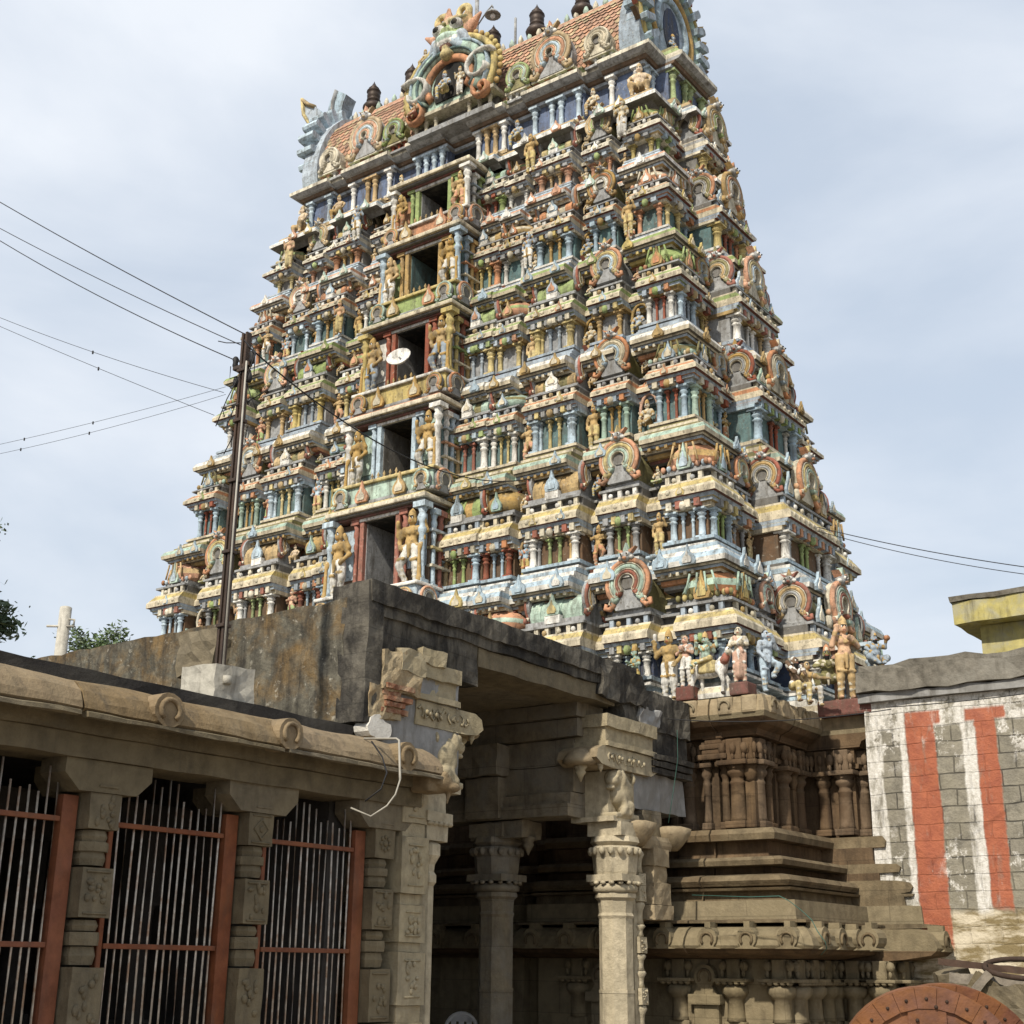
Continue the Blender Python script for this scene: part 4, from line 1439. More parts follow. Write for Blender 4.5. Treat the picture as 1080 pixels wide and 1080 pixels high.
    # finials
    for i in range(7):
        x = -4.0 + 1.333 * i
        mb = MB(T_F)
        z = zb + hh + .12
        pr = [(.12, 0), (.20, .06), (.31, .16), (.33, .26), (.28, .36), (.18, .42), (.15, .46), (.22, .50), (.22, .54), (.17, .57), (.20, .62), (.21, .74), (.19, .84), (.23, .87), (.21, .92), (.14, .97), (.17, 1.0), (.09, 1.10), (.02, 1.24), (.006, 1.30)]
        mb.lathe(x, 0, [(r_ * .86, z + h_ * .80) for r_, h_ in pr], 'kalasam', 14)
        mb.build('finial', roof)

    # gable ends: fan of ribs round a horseshoe frame, upswept horns above
    for T, nm in ((T_R, 1), (T_L, 0)):
        mb = MB(T)
        y = -(Lx + .02)
        cz = zb + hh * .48
        sh = [(a * 1.18, (z_ - zb) * 1.08 + zb - .1) for a, z_ in pts]
        mb.plate(sh[::-1], y - .42, y + .10, 'greyblue')
        for k in range(17):         # thick shell ribs standing round the outer rim
            a = R(-38) + R(256) * k / 16
            r0, r1 = hw * .92, hw * 1.30
            c0, s0 = math.cos(a), math.sin(a)
            ol = []
            for rr, tw in ((r0, -.07), (r1 * .96, -.09), (r1, -.05), (r1, .05), (r1 * .96, .09), (r0, .07)):
                ol.append((rr * c0 - tw * s0, cz + 1.06 * (rr * s0 + tw * c0)))
            mb.plate(ol, y - .60, y - .08, 'greyblue', 'ltblue')
        if nm:
            mb.plate([(a * .92, (z_ - zb) * .94 + zb) for a, z_ in pts][::-1], y - .40, y - .32, 'teal')
            for i, (rr, w, cc) in enumerate(((1.22, .2, 'yellow'), (1.02, .26, 'mint'), (.78, .2, 'gold'), (.56, .18, 'ltblue'))):
                mb.band([(hw * rr * math.cos(a_), cz + hw * rr * 1.06 * math.sin(a_)) for a_ in [R(-35) + R(250) * j_ / 22 for j_ in range(23)]], w, .13 - .012 * i, y - .36 - .02 * i, cc)
            for k in range(19):
                a = R(-20) + R(220) * k / 18
                rr = hw * 1.34
                x_, z_ = rr * math.cos(a), cz + rr * 1.06 * math.sin(a)
                d_ = .30
                mb.plate([(x_ - .11 * math.sin(a), z_ + .11 * math.cos(a)), (x_ + .11 * math.sin(a), z_ - .11 * math.cos(a)), (x_ + d_ * .7 * math.cos(a), z_ + d_ * .7 * math.sin(a) + .16)], y - .46, y - .34, rnd.choice(['brown', 'red', 'ochre', 'pink']))
            mb.plate([(.36 * math.cos(a), cz - .1 + .62 * math.sin(a)) for a in [R(-60) + R(300) * i / 12 for i in range(13)]], y - .44, y - .40, 'dkblue')
        gb = mb.build('gable', roof)
        if nm:
            put(STAT['sit_b2'], 'gable_statue', T @ Vector((.0, y - .45, zb + .25)), .95, R(90), gb)
            put(STAT['sit_c'], 'gable_statue', T @ Vector((-.1, y - .42, cz + hw * .9)), .95, R(90), gb)
    # upswept curls above the far gable
    mb = MB(T_F)
    zt = zb + hh - .15
    mb.plate([(-5.25, zt), (-5.62, zt + .12), (-5.98, zt + .70), (-6.08, zt + 1.25), (-5.86, zt + 1.02), (-5.62, zt + .86), (-5.40, zt + .62), (-5.18, zt + .35)], -.60, -.15, 'greyblue', 'ltblue')
    mb.band([(-5.62, zt + .12), (-5.98, zt + .70), (-6.08, zt + 1.25)], .10, .08, -.60, 'yellow')
    mb.band([(-6.04, zt + 1.18), (-5.84, zt + .98), (-5.60, zt + .82)], .12, .12, -.58, 'ochre')
    mb.build('curl', roof)
    mb = MB(T_F)
    mb.plate([(-5.25, zt + .1), (-5.30, zt + .55), (-5.20, zt + .95), (-4.96, zt + 1.18), (-4.62, zt + .92), (-4.72, zt + .70), (-4.78, zt + .40), (-4.70, zt + .05)], -.42, -.02, 'ltblue', 'greyblue')
    mb.band([(-4.96, zt + 1.16), (-5.06, zt + .85), (-5.08, zt + .5), (-4.95, zt + .1)], .09, .10, -.42, 'grey')
    mb.build('curl', roof)
    # dormer horseshoes along the eave
    def dormer(x, Rr, cols, wbase, back, faced=True):
        mb = MB(T_F)
        y = -(hw + .34)
        zz = ze + .08
        hb = .16
        mb.box(x - wbase, x + wbase, y + .06, -hw * .3, zz - .04, zz + .02, 'grey')
        for q in (-1, -.35, .35, 1):
            pilaster(mb, x + q * wbase * .82, y + .12, zz + .02, zz + hb, .09, rnd.choice(['white', 'red', 'orange']), slim=True)
        mb.box(x - wbase * .8, x + wbase * .8, y + .2, -hw * .3, zz + .02, zz + hb, 'dgrey')
        mb.box(x - wbase - .03, x + wbase + .03, y + .02, -hw * .3, zz + hb, zz + hb + .07, 'bone')
        zc = zz + hb + .07 + Rr * .92
        mb.yprism(barrel_profile(Rr * .85, Rr * 1.9, x, zz + hb + .07), y + .05, -hw * .15, back)
        gavaksha(mb, x, y + .04, zc, Rr, cols, face=faced, depth=.12, back=back)
        return mb.build('dormer', roof)
    for q in (-1, 1):
        dormer(q * 2.78, .56, ['tan', 'orange', 'ltblue', 'orange'], .56, 'grey')
        dormer(q * 1.86, .34, ['green', 'mint', 'green'], .34, 'olive', False)
        dormer(q * 4.0, .34, ['bone', 'cream', 'bone'], .36, 'bone', False)
    # great central dormer with lion mask
    mb = MB(T_F)
    y = -(hw + .55)
    zz = ze + .06
    mb.box(-1.25, 1.25, y + .05, 0, zz - .1, zz + .03, 'grey')
    mb.box(-1.2, 1.2, y + .35, 0, zz + .03, zz + .38, 'dgrey')
    for x in (-1.1, -.8, -.5, .5, .8, 1.1):
        pilaster(mb, x, y + .18, zz + .03, zz + .38, .12, 'bone', slim=True)
    mb.box(-1.32, 1.32, y, 0, zz + .38, zz + .47, 'bone')
    cz = zz + 1.10
    R0 = 1.02
    mb.yprism(barrel_profile(.98, 2.0, 0, zz + .47), y + .30, .2, 'grey')
    arch = lambda r_: [(r_ * 1.12 * math.cos(a), cz + r_ * .98 * math.sin(a)) for a in [R(-38) + R(256) * i / 20 for i in range(21)]]
    mb.plate(arch(1.12) , y + .06, y + .32, 'mint')
    mb.plate([(.50 * math.cos(a), cz - .12 + .62 * math.sin(a)) for a in [R(-35) + R(250) * i / 14 for i in range(15)]], y + .02, y + .06, 'black')
    mb.band(arch(.60), .20, .14, y + .05, 'orange')
    mb.band(arch(.86), .34, .18, y + .06, 'mint')
    mb.band(arch(.80), .08, .22, y + .05, 'teal')
    mb.band(arch(1.04), .10, .16, y + .06, 'ltblue')
    mb.band(arch(1.17), .17, .12, y + .08, 'yellow')
    for k in range(30):
        a = R(-30) + R(240) * k / 29
        if abs(a - R(90)) < .45:
            continue
        x_, z_ = 1.30 * 1.1 * math.cos(a), cz + 1.28 * math.sin(a)
        mb.ball((x_, y + .12, z_), (.075, .07, .085), rnd.choice(['yellow', 'gold', 'yellow']), 6)
    for q in (-1, 1):           # curled ends
        sp = [(q * (1.02 + .30 * (1 - k / 14) * math.cos(k * .62 + 2.2)), cz - .62 + .30 * (1 - k / 14) * math.sin(k * .62 + 2.2)) for k in range(14)]
        mb.band(sp, .13, .16, y + .02, 'orange')
        sp = [(q * (.98 + .52 * (1 - k / 16) * math.cos(k * .5 + .8)), cz - .05 + .46 * (1 - k / 16) * math.sin(k * .5 + .8)) for k in range(12)]
        mb.band(sp, .12, .2, y + .0, 'white')
    cd = mb.build('central_dormer', roof)
    # mask
    P = []
    zf = cz + 1.40
    yy = y + .12
    P += [('ell', (0, yy, zf), (.44, .30, .34), 'green'), ('ell', (0, yy - .18, zf - .20), (.33, .26, .16), 'mint'), ('ell', (0, yy - .30, zf - .02), (.12, .12, .12), 'green')]
    for q in (-1, 1):
        P += [('ell', (q * .24, yy - .24, zf + .16), (.155, .12, .14), 'white'), ('ell', (q * .25, yy - .335, zf + .15), (.075, .06, .075), 'black'), ('cap', (q * .08, yy - .26, zf + .30), (q * .42, yy - .16, zf + .36), .05, .04, 'olive'),
              ('cap', (q * .42, yy, zf + .05), (q * .74, yy - .02, zf + .36), .15, .04, 'orange'), ('cap', (q * .36, yy, zf + .32), (q * .42, yy, zf + .68), .16, .06, 'gold'), ('tor', (q * .30, yy - .02, zf + .62), .15, .075, 'yellow'),
              ('cap', (q * .34, yy - .16, zf - .16), (q * .60, yy - .06, zf - .52), .13, .06, 'greyblue'), ('cap', (q * .22, yy - .22, zf - .36), (q * .46, yy - .1, zf - .66), .12, .07, 'ltblue')]
    for k in range(6):
        x = -.25 + .1 * k
        P.append(('ell', (x, yy - .36 + abs(x) * .25, zf - .31), (.055, .05, .085), 'white'))
    P += [('ell', (0, yy - .22, zf - .42), (.20, .12, .10), 'maroon'), ('cap', (0, yy - .25, zf - .50), (0, yy - .22, zf - .62), .10, .17, 'yellow'), ('cap', (-.12, yy, zf + .36), (-.14, yy, zf + .95), .18, .04, 'orange'),
          ('ell', (0, yy, zf + .40), (.30, .2, .22), 'tan')]
    P2 = []
    for p_ in P:        # squat mask
        q_ = []
        for i_, e_ in enumerate(p_):
            if isinstance(e_, tuple) and not (p_[0] == 'ell' and i_ == 2):
                q_.append((e_[0] * 1.12, e_[1], cz + 1.27 + (e_[2] - zf) * .95))
            elif isinstance(e_, tuple):
                q_.append((e_[0] * 1.12, e_[1], e_[2] * .98))
            elif isinstance(e_, float):
                q_.append(e_ * 1.05)
            else:
                q_.append(e_)
        P2.append(tuple(q_))
    me = sculpt_mesh('mask', P2, .032, .035)
    put(me, 'mask', T_F @ Vector((0, 0, 0)), 1, 0, cd)
    # deity group in the arch, attendants at its foot and shoulder
    put(STAT['sit_b2'], 'deity_statue', T_F @ Vector((-.02, y - .12, zz + .47)), 1.05, 0, cd)
    put(STAT['stand_b'], 'deity_statue', T_F @ Vector((.42, y - .10, zz + .47)), .80, 0, cd)
    put(STAT['sit_a'], 'attendant_statue', T_F @ Vector((-.95, y - .10, zz + .36)), .85, R(-15), cd)
    put(STAT['sit_b'], 'attendant_statue', T_F @ Vector((-.86, y + .12, cz + .70)), .80, 0, cd)
    # small standing lamp post on the roof
    return zb + hh


ZRIDGE = top_build()

# ------------------------------------------------------------------ the tower's stone base
def stone_base():
    aw, bw = 7.80, 3.30
    base = [(.945, 1.0, 0, 'E'), (.925, .945, -.14, None), (.862, .925, .03, 'N'), (.842, .862, -.14, None), (.78, .842, -.02, 'W'), (.72, .78, -.16, None), (.56, .72, .05, 'W'), (.5, .56, -.18, None), (.30, .5, .0, 'W'), (.17, .30, -.18, None)]
    r = [(s0 * aw, s1 * aw, p, k) for s0, s1, p, k in base]
    d = .17 * aw
    fs = [(-s1, -s0, p, k) for s0, s1, p, k in r] + [(-d, d, -1.6, 'door')] + r[::-1]
    ss = [(-bw, -2.72, 0, 'E'), (-2.72, -2.50, -.14, None), (-2.50, -1.60, -.02, 'W'), (-1.60, -1.35, -.16, None), (-1.35, 1.35, .85, 'S'), (1.35, 1.6, -.16, None), (1.6, 2.5, -.02, 'W'), (2.5, 2.72, -.14, None), (2.72, bw, 0, 'E')]
    mb = MB()
    bl, bs, bb = 'base_light', 'base_stone', 'base_brown'
    up = [(.60, .95, bl), (.605, 1.30, bs), (.64, 1.30, bs), (.66, 1.05, bl), (.92, 1.03, bl), (.93, .80, bs), (1.06, .78, bs), (1.065, .92, bs), (1.10, .94, bs), (1.105, .72, bs), (1.13, .88, bs), (1.20, .93, bs), (1.27, .88, bs), (1.30, .70, bs),
          (1.31, .42, bb), (1.42, .42, bs), (1.43, .74, bs), (1.50, .76, bs), (1.55, .70, bs), (1.56, .36, bb), (1.62, .34, bb), (1.80, .34, bb), (1.81, .54, bs), (1.90, .56, bs), (1.98, .50, bb), (1.99, 0.0, bb),
          (3.08, 0.0, bb), (3.085, .10, bb), (3.16, .11, bb), (3.17, .02, bb), (3.42, .02, bb), (3.43, .14, bb), (3.52, .18, bb), (3.58, .33, bb), (3.66, .41, bl),
          (3.74, .44, 'granite_warm'), (3.90, .42, 'granite_warm'), (4.00, .37, 'granite_warm'), (4.02, .1, 'granite_warm'), (4.03, -.3, bb)]
    ss_mid = [(-bw, -1.62, 0, 'E'), (-1.62, 1.62, .85, 'S'), (1.62, bw, 0, 'E')]
    ss_low = [(-bw, -2.28, 0, 'E'), (-2.28, 2.28, .85, 'S'), (2.28, bw, 0, 'E')]
    kk = [i for i, u in enumerate(up) if u[0] == 1.99][0]
    mould(mb, fs, ss_mid, aw, bw, up[:kk] + [(1.985, -.05, bb)])
    mould(mb, fs, ss, aw, bw, [(1.97, -.05, bb)] + up[kk:])
    o = mb.build('stone_base', tower)
    # lower cornice
    mb = MB()
    lo = [(.12, .70, bb), (.14, .95, bb), (.20, 1.36, bb), (.26, 1.44, bl), (.30, 1.46, bl), (.40, 1.42, bl), (.50, 1.33, bl), (.56, 1.22, bs), (.57, 1.15, bs), (.58, .9, bs)]
    mould(mb, fs, ss_low, aw, bw, lo)
    # horseshoe knobs on the cornice
    for T, segs, reach in ((T_F, fs, bw), (T_R, ss_low, aw), (T_F, [(aw + 1.46, aw + 2.24, -bw + 2.30, 'cheek')], bw)):
        mb.T = T
        for i, (s0, s1, p, k) in enumerate(segs):
            w = s1 - s0
            if k == 'door' or w < .3:
                continue
            if k == 'E':
                s0, s1 = (s0 - 1.40, s1) if s0 < 0 else (s0, s1 + 1.40)
            elif k == 'S':
                s0, s1 = s0 - .05, s1 + .05
            w = s1 - s0
            n = max(1, int(w / .60))
            for q in range(n):
                x = s0 + (q + .5) * w / n
                y = -(reach + p + 1.43)
                ol = [(x + .15 * math.cos(a), .40 + .15 * math.sin(a)) for a in [R(-50) + R(280) * j / 10 for j in range(11)]]
                ol += [(x - .19, .255), (x + .19, .255)]
                mb.plate(ol, y - .06, y + .25, bl)
                mb.band([(x + .09 * math.cos(a), .38 + .09 * math.sin(a)) for a in [R(-40) + R(260) * j / 9 for j in range(10)]], .04, .03, y - .06, bs)
                mb.box(x - .045, x + .045, y - .03, y + .2, .54, .62, bl)
                x2 = x + .5 * w / n
                if q < n - 1:
                    mb.bbox(x2 - .17, x2 + .17, y - .0, y + .2, .29, .44, bl, .015)
    mb.T = None
    mb.build('lower_cornice', o)
    # lower storey
    mb = MB()
    lw = [(GZ - .05, 1.3, bs), (-1.2, 1.3, bl), (-1.19, 1.1, bs), (-.95, 1.1, bs), (-.93, .72, bl), (.12, .72, bb), (.121, .5, bb)]
    mould(mb, fs, ss_low, aw, bw, lw)
    mb.build('lower_storey', o)
    # upper pilasters
    def stone_pilaster(T, x, y, w, round_=True, parent=o):
        q = MB(T)
        r = w / 2
        z0, z1 = 2.03, 3.06
        q.bbox(x - r * 1.15, x + r * 1.15, y - r * 1.2, y + .15, z0, z0 + .10, bb, .015)
        if round_:
            q.lathe(x, y, [(r * 1.0, z0 + .1), (r * .86, z0 + .16), (r * .78, z0 + .66), (r * .86, z0 + .68), (r * .86, z0 + .70), (r * .70, z0 + .73), (r * .75, z0 + .77), (r * 1.12, z0 + .82), (r * 1.15, z0 + .86), (r * .95, z0 + .90), (r * 1.4, z0 + .95)], bb, 10)
        else:
            q.bbox(x - r * .8, x + r * .8, y - r * .5, y + .12, z0 + .1, z0 + .70, bb, .012)
            q.lathe(x, y, [(r * .7, z0 + .70), (r * .75, z0 + .76), (r * 1.1, z0 + .82), (r * 1.1, z0 + .86), (r * .9, z0 + .90), (r * 1.3, z0 + .95)], bb, 10)
        q.bbox(x - r * 1.7, x + r * 1.7, y - r * 1.6, y + .15, z0 + .95, z1 - .01, bb, .012)
        # corbel with hanging buds
        q.bbox(x - r * .9, x + r * .9, y - r * .9, y + .15, z1, z1 + .33, bb, .02)
        for s in (-1, 0, 1):
            q.ball((x + s * r * 1.25, y - r * .9, z1 + .17), (r * .42, r * .5, .10), bb, 6)
            q.ball((x + s * r * 1.25, y - r * 1.0, z1 + .05), (r * .2, r * .25, .07), bb, 6)
        q.build('pilaster', parent)
    def stepped_tower(T, x, y):
        q = MB(T)
        for z0, z1, w_ in ((3.09, 3.17, .26), (3.175, 3.25, .19), (3.255, 3.33, .22), (3.335, 3.41, .15), (3.415, 3.50, .18)):
            q.bbox(x - w_, x + w_, y - w_ * .7, y + .15, z0, z1, bb, .02)
        q.build('niche_tower', o)
    for x in (-10.02, -9.70):
        stone_pilaster(T_F, x - XC, -(bw + .07), .15, True)
    stepped_tower(T_F, -9.86 - XC, -(bw + .06))
    for x, w_, rd in ((-10.36, .26, True), (-10.62, .16, False), (-9.50, .30, True), (-9.28, .2, False), (-11.0, .28, True), (-11.5, .28, True)):
        stone_pilaster(T_F, x - XC, -(bw + .05), w_, rd)
    for yv, w_, rd in ((-3.2, .24, True), (-2.88, .16, True), (-2.32, .26, True), (-1.95, .15, False), (-1.72, .22, True), (-1.15, .24, True), (-.6, .28, True), (0.0, .28, False), (.82, .28, True)):
        pj = .85 if abs(yv) < 1.3 else (-.1 if abs(yv) < 1.3 else -.02)
        stone_pilaster(T_R, yv, -(aw + pj + .05), w_, rd)
    for x in (-8.92, -8.56):            # on the front cheek of the side bay
        stone_pilaster(T_F, x - XC, -(1.35 + .05), .24 if x < -8.8 else .28, True)
    # lower storey pilasters with scalloped capitals
    def low_pilaster(T, x, y):
        q = MB(T)
        r = .15
        q.bbox(x - .17, x + .17, y - .10, y + .1, -1.2, -.72, bl, .02)
        q.lathe(x, y, [(r, -.72), (r * .9, -.66), (r * .82, -.42), (r * 1.0, -.40), (r * 1.35, -.34), (r * 1.4, -.27), (r * 1.1, -.23)], bl, 8)
        for k in range(5):
            q.ball((x - .20 + .10 * k, y - .16, -.20), (.05, .06, .035), bl, 6)
        q.bbox(x - .28, x + .28, y - .22, y + .1, -.185, -.14, bl, .012)
        q.bbox(x - .11, x + .11, y - .09, y + .1, -.14, .12, bl, .02)
        for s in (-1, 1):
            q.ball((x + s * .17, y - .06, .03), (.07, .08, .08), bl, 6)
            q.ball((x + s * .17, y - .08, -.07), (.03, .04, .06), bl, 6)
        q.build('lower_pilaster', o)
    for x in (-10.23, -9.33, -8.62, -11.1, -12.0):
        low_pilaster(T_F, x - XC, -(bw + .74))
    for yv in (-3.75, -3.25, -2.8, -2.45):
        low_pilaster(T_R, yv, -(aw + .74))
    for x in (-8.22, -7.80):
        low_pilaster(T_F, x - XC, -(2.28 + .10))
    for yv in (-1.9, -.9):
        low_pilaster(T_R, yv, -(aw + .85 + .74))
    # carved miniature shrines in the lower recesses
    for x in (-9.78 - XC, -11.55 - XC):
        q = MB(T_F)
        y = -(bw + .78)
        q.bbox(x - .2, x + .2, y - .05, y + .1, -.95, -.5, bl, .02)
        q.bbox(x - .26, x + .26, y - .12, y + .1, -.5, -.36, bl, .02)
        ol = [(x + .17 * math.cos(a), -.12 + .17 * math.sin(a)) for a in [R(-50) + R(280) * j / 10 for j in range(11)]] + [(x - .19, -.36), (x + .19, -.36)]
        q.plate(ol, y - .06, y + .1, bl)
        q.band([(x + .10 * math.cos(a), -.12 + .10 * math.sin(a)) for a in [R(-40) + R(260) * j / 9 for j in range(10)]], .04, .03, y - .06, bs)
        q.build('niche_shrine', o)
    # carved blocks on the top ledge
    q = MB()
    for T, segs, reach in ((T_F, fs, bw), (T_R, ss, aw)):
        q.T = T
        for (s0, s1, p, k) in segs:
            if k == 'door' or s1 < 0.5 and T is T_F:
                continue
            if k == 'E':
                s0, s1 = (s0 - .38, s1) if s0 < 0 else (s0, s1 + .38)
            n = max(1, int((s1 - s0) / .36))
            for j in range(n):
                x = s0 + (j + .5) * (s1 - s0) / n
                y = -(reach + p + .43)
                q.bbox(x - .13, x + .13, y - .035, y + .2, 3.73, 3.99, 'granite_warm', .03)
                if j % 2 == 0:
                    q.band([(x + .09 * math.cos(a), 3.84 + .09 * math.sin(a)) for a in [R(-20) + R(220) * i / 8 for i in range(9)]], .04, .03, y - .035, 'base_light')
    q.T = None
    q.build('ledge_carving', o)
    return aw, bw


AW0, BW0 = stone_base()

# ------------------------------------------------------------------ things standing on the tower
GRP_G = 'door guardian statues on the tower'
ORD = {1: 'lowest', 2: 'second lowest', 3: 'middle', 4: 'second highest', 5: 'highest'}
LOOK = {1: ('guard', 'gold skinned', 'white'), 2: ('guard', 'gold skinned', 'white'), 3: ('guard_blue', 'tan skinned', 'grey blue'), 4: ('guard', 'gold skinned', 'white'), 5: ('guard_orange', 'gold skinned', 'orange')}
for t, sx, yy, zz, hh in guard_spots:
    for q in (-1, 1):
        key, sk, cl_ = LOOK[t]
        w = T_F @ Vector((q * sx, yy, zz))
        o = put(STAT[key], 'guardian_statue', w, hh, R(10 * q), None, mirror=q > 0)
        tag(o, '%s guardian statue with club and %s leggings, %s of the %s doorway' % (sk, cl_, 'left' if q < 0 else 'right', ORD[t]), 'statue', GRP_G)

GRP = 'painted figures along the stone ledge'


def ledge_statue(prims, P, hgt, label, rz=0.0, name='statue', v=.0115):
    me = sculpt_mesh(name, prims, v)
    o = put(me, name, P, hgt, rz)
    return tag(o, label, 'statue', GRP)


zl = 4.035
yl = YC - edge_b(3.7) + .30


def wp(px_x, y=yl):     # convenience for placing along the front ledge
    return px_x


STAND = dict(fingers=True)
# left to right along the front of the ledge, then round the corner
ledge_statue(figure('mint', 'yellow', 'gold', 'gold', arms=[((-.16, -.02, .62), (-.09, -.10, .66)), ((.16, -.02, .62), (.09, -.10, .60))], fingers=True), (-11.16, 18.86, zl + .12), .92,
             'green skinned statue with tall crown and yellow leggings beside the porch roof', R(-30))
ledge_statue(figure('ochre', 'white', 'gold', 'gold', fat=1.18, arms=[((-.20, -.01, .62), (-.20, -.05, .76)), ((.20, -.01, .60), (.15, -.08, .50))], fingers=True,
                    extra=[('cap', (-.2, -.03, .78), (-.2, -.03, .92), .02, .03, 'white')]), (-10.47, 18.78, zl + .02), 1.18, 'stout golden statue with raised hand and white pleated leggings', 0)
ledge_statue(figure('pink', 'white', 'white', 'white', crowned=False, arms=[((-.15, -.04, .60), (-.02, -.11, .66)), ((.15, -.04, .60), (.02, -.11, .66))], fingers=True, hair='skin'),
             (-10.18, 18.80, zl + .20), .92, 'bare chested bald statue with palms joined and white waistcloth', 0)
# cow and rider
cowP = [('ell', (0, 0, .62), (.40, .17, .19), 'white'), ('ell', (-.30, 0, .64), (.17, .17, .19), 'white'), ('ell', (.28, 0, .66), (.17, .16, .19), 'white'), ('cap', (.36, 0, .74), (.52, -.03, .98), .12, .085, 'white'),
        ('ell', (.54, -.05, 1.02), (.09, .11, .10), 'white'), ('ell', (.57, -.15, .96), (.06, .07, .06), 'bone'), ('ell', (.34, 0, .84), (.11, .08, .08), 'white'),
        ('cap', (.50, .0, 1.10), (.46, .02, 1.20), .025, .010, 'gold'), ('cap', (.58, .0, 1.10), (.63, .02, 1.20), .025, .010, 'gold'), ('ell', (.46, -.02, 1.02), (.06, .02, .03), 'white'), ('ell', (.63, -.02, 1.02), (.06, .02, .03), 'white'),
        ('ell', (.51, -.145, 1.04), (.012, .015, .012), 'black'), ('ell', (.58, -.15, 1.04), (.012, .015, .012), 'black'),
        ('cap', (-.47, .02, .72), (-.52, .02, .30), .02, .03, 'bone'), ('cap', (.44, -.10, .80), (.47, -.08, .88), .10, .09, 'red'), ('box', (0, 0, .68), (.22, .19, .15), .05, 'yellow')]
for x, y, kx in ((-.33, -.09, -.40), (-.30, .10, -.24), (.30, -.09, .36), (.28, .10, .40)):
    bk = -1 if x < 0 else 1
    cowP += [('cap', (x, y, .56), (kx + .02 * bk, y, .34), .085, .05, 'white'), ('cap', (kx + .02 * bk, y, .34), (kx, y, .05), .045, .034, 'white'), ('cap', (kx, y, .05), (kx + .03, y - .01, .025), .045, .04, 'dkbrown')]
XCOW = -9.78
cow = put(sculpt_mesh('cow_statue', cowP, .022, .03), 'cow_statue', (XCOW, 18.84, zl + .02), .68, 0)
tag(cow, 'white painted cow statue with yellow saddle cloth on the stone ledge', 'statue', GRP)
ledge_statue(figure('mint', 'yellow', 'gold', 'gold', hip=(0, 0, .10), legs=[((-.19, -.08, .10), (-.16, -.20, -.10)), ((.14, -.13, .13), (-.08, -.19, .06))],
                    arms=[((-.17, -.02, .26), (-.12, -.10, .36)), ((.17, -.02, .26), (.14, -.08, .34)), ((-.2, .02, .36), (-.18, 0, .5)), ((.2, .02, .36), (.19, 0, .5))], fingers=True),
             (XCOW - .06, 18.84, zl + .49), .95, 'green four armed crowned statue seated sideways on the white cow', 0)
ledge_statue(figure('cream', 'pink', 'gold', 'white', skirt=True, crowned=False, arms=[((-.14, -.05, .61), (.02, -.11, .64)), ((.14, -.05, .61), (-.02, -.11, .62))], fingers=True,
                    extra=[('cap', (-.06, -.05, .74), (.06, -.07, .5), .03, .03, 'pink')]), (-9.25, 18.84, zl + .18), .98, 'slim statue in a pale pink sari with hands folded, right of the cow', R(15))
xr_ = XC + edge_a(3.7) - .18
ledge_statue(figure('greyblue', 'ltblue', 'greyblue', 'greyblue', crowned=False, legs=[((-.07, -.02, .26), (-.05, 0, .035)), ((.10, -.16, .38), (.02, -.12, .22))], arms=[((-.14, -.02, .58), (-.08, -.09, .48)), ((.17, -.03, .64), (.08, -.06, .78))], fingers=True),
             (-8.84, 18.94, zl), 1.08, 'blue grey statue with one knee raised at the corner of the ledge', R(60))
ledge_statue(figure('brown', 'yellow', 'white', 'white', beard='black', crowned=False, hair='white', hip=(0, 0, .26), legs=[((-.10, -.16, .27), (-.10, -.16, .03)), ((.12, -.16, .27), (.10, -.17, .03))], fingers=True),
             (-8.74, 19.74, zl - .06), 1.08, 'brown seated statue with black beard, white headcloth and yellow leggings', R(70))
ledge_statue(figure('tan', 'white', 'gold', 'gold', crowned=False, hip=(0, 0, .26), legs=[((-.10, -.16, .27), (-.09, -.14, .03)), ((.13, -.15, .27), (.14, -.13, .03))], arms=[((-.15, -.03, .42), (-.10, -.12, .33)), ((.17, -.05, .46), (.24, -.15, .44))], fingers=True),
             (-8.72, 20.16, zl - .04), 1.05, 'seated tan statue with long black hair and pale skirt reaching to the right', R(60))
ys = 21.28
ledge_statue(figure('olive', 'olive', 'orange', 'bone', fat=1.25, hip=(0, 0, .34), legs=[((-.17, -.14, .34), (-.13, -.08, .035)), ((.18, -.12, .33), (.15, -.06, .035))], arms=[((-.19, -.05, .52), (-.04, -.14, .52)), ((.19, -.05, .52), (.05, -.14, .54))],
                    fingers=True, beard='black'), (-8.66, 20.90, zl + .16), 1.12, 'crouching olive green statue with hands clasped before a white pillar', R(25))
ledge_statue(figure('skin', 'gold', 'gold', 'gold', arms=[((-.16, -.05, .62), (-.12, -.09, .78)), ((.16, -.03, .62), (.07, -.10, .68))], fingers=True), (-8.36, 20.92, zl + .16), 1.42, 'tall orange skinned statue in golden dress raising a hand', R(40))
ledge_statue(figure('greyblue', 'greyblue', 'grey', 'gold', fat=1.3, hip=(0, 0, .14), legs=[((-.17, -.10, .16), (-.04, -.17, .05)), ((.17, -.10, .16), (.05, -.18, .06))], arms=[((-.19, -.03, .32), (-.14, -.12, .24)), ((.20, -.03, .36), (.19, -.08, .48))],
                    fingers=True, beard='black', extra=[('ell', (.2, -.1, .52), (.06, .05, .05), 'orange')]), (-7.86, 20.98, 4.68), .95, 'stout grey blue seated statue on the end of the wall coping', R(55))
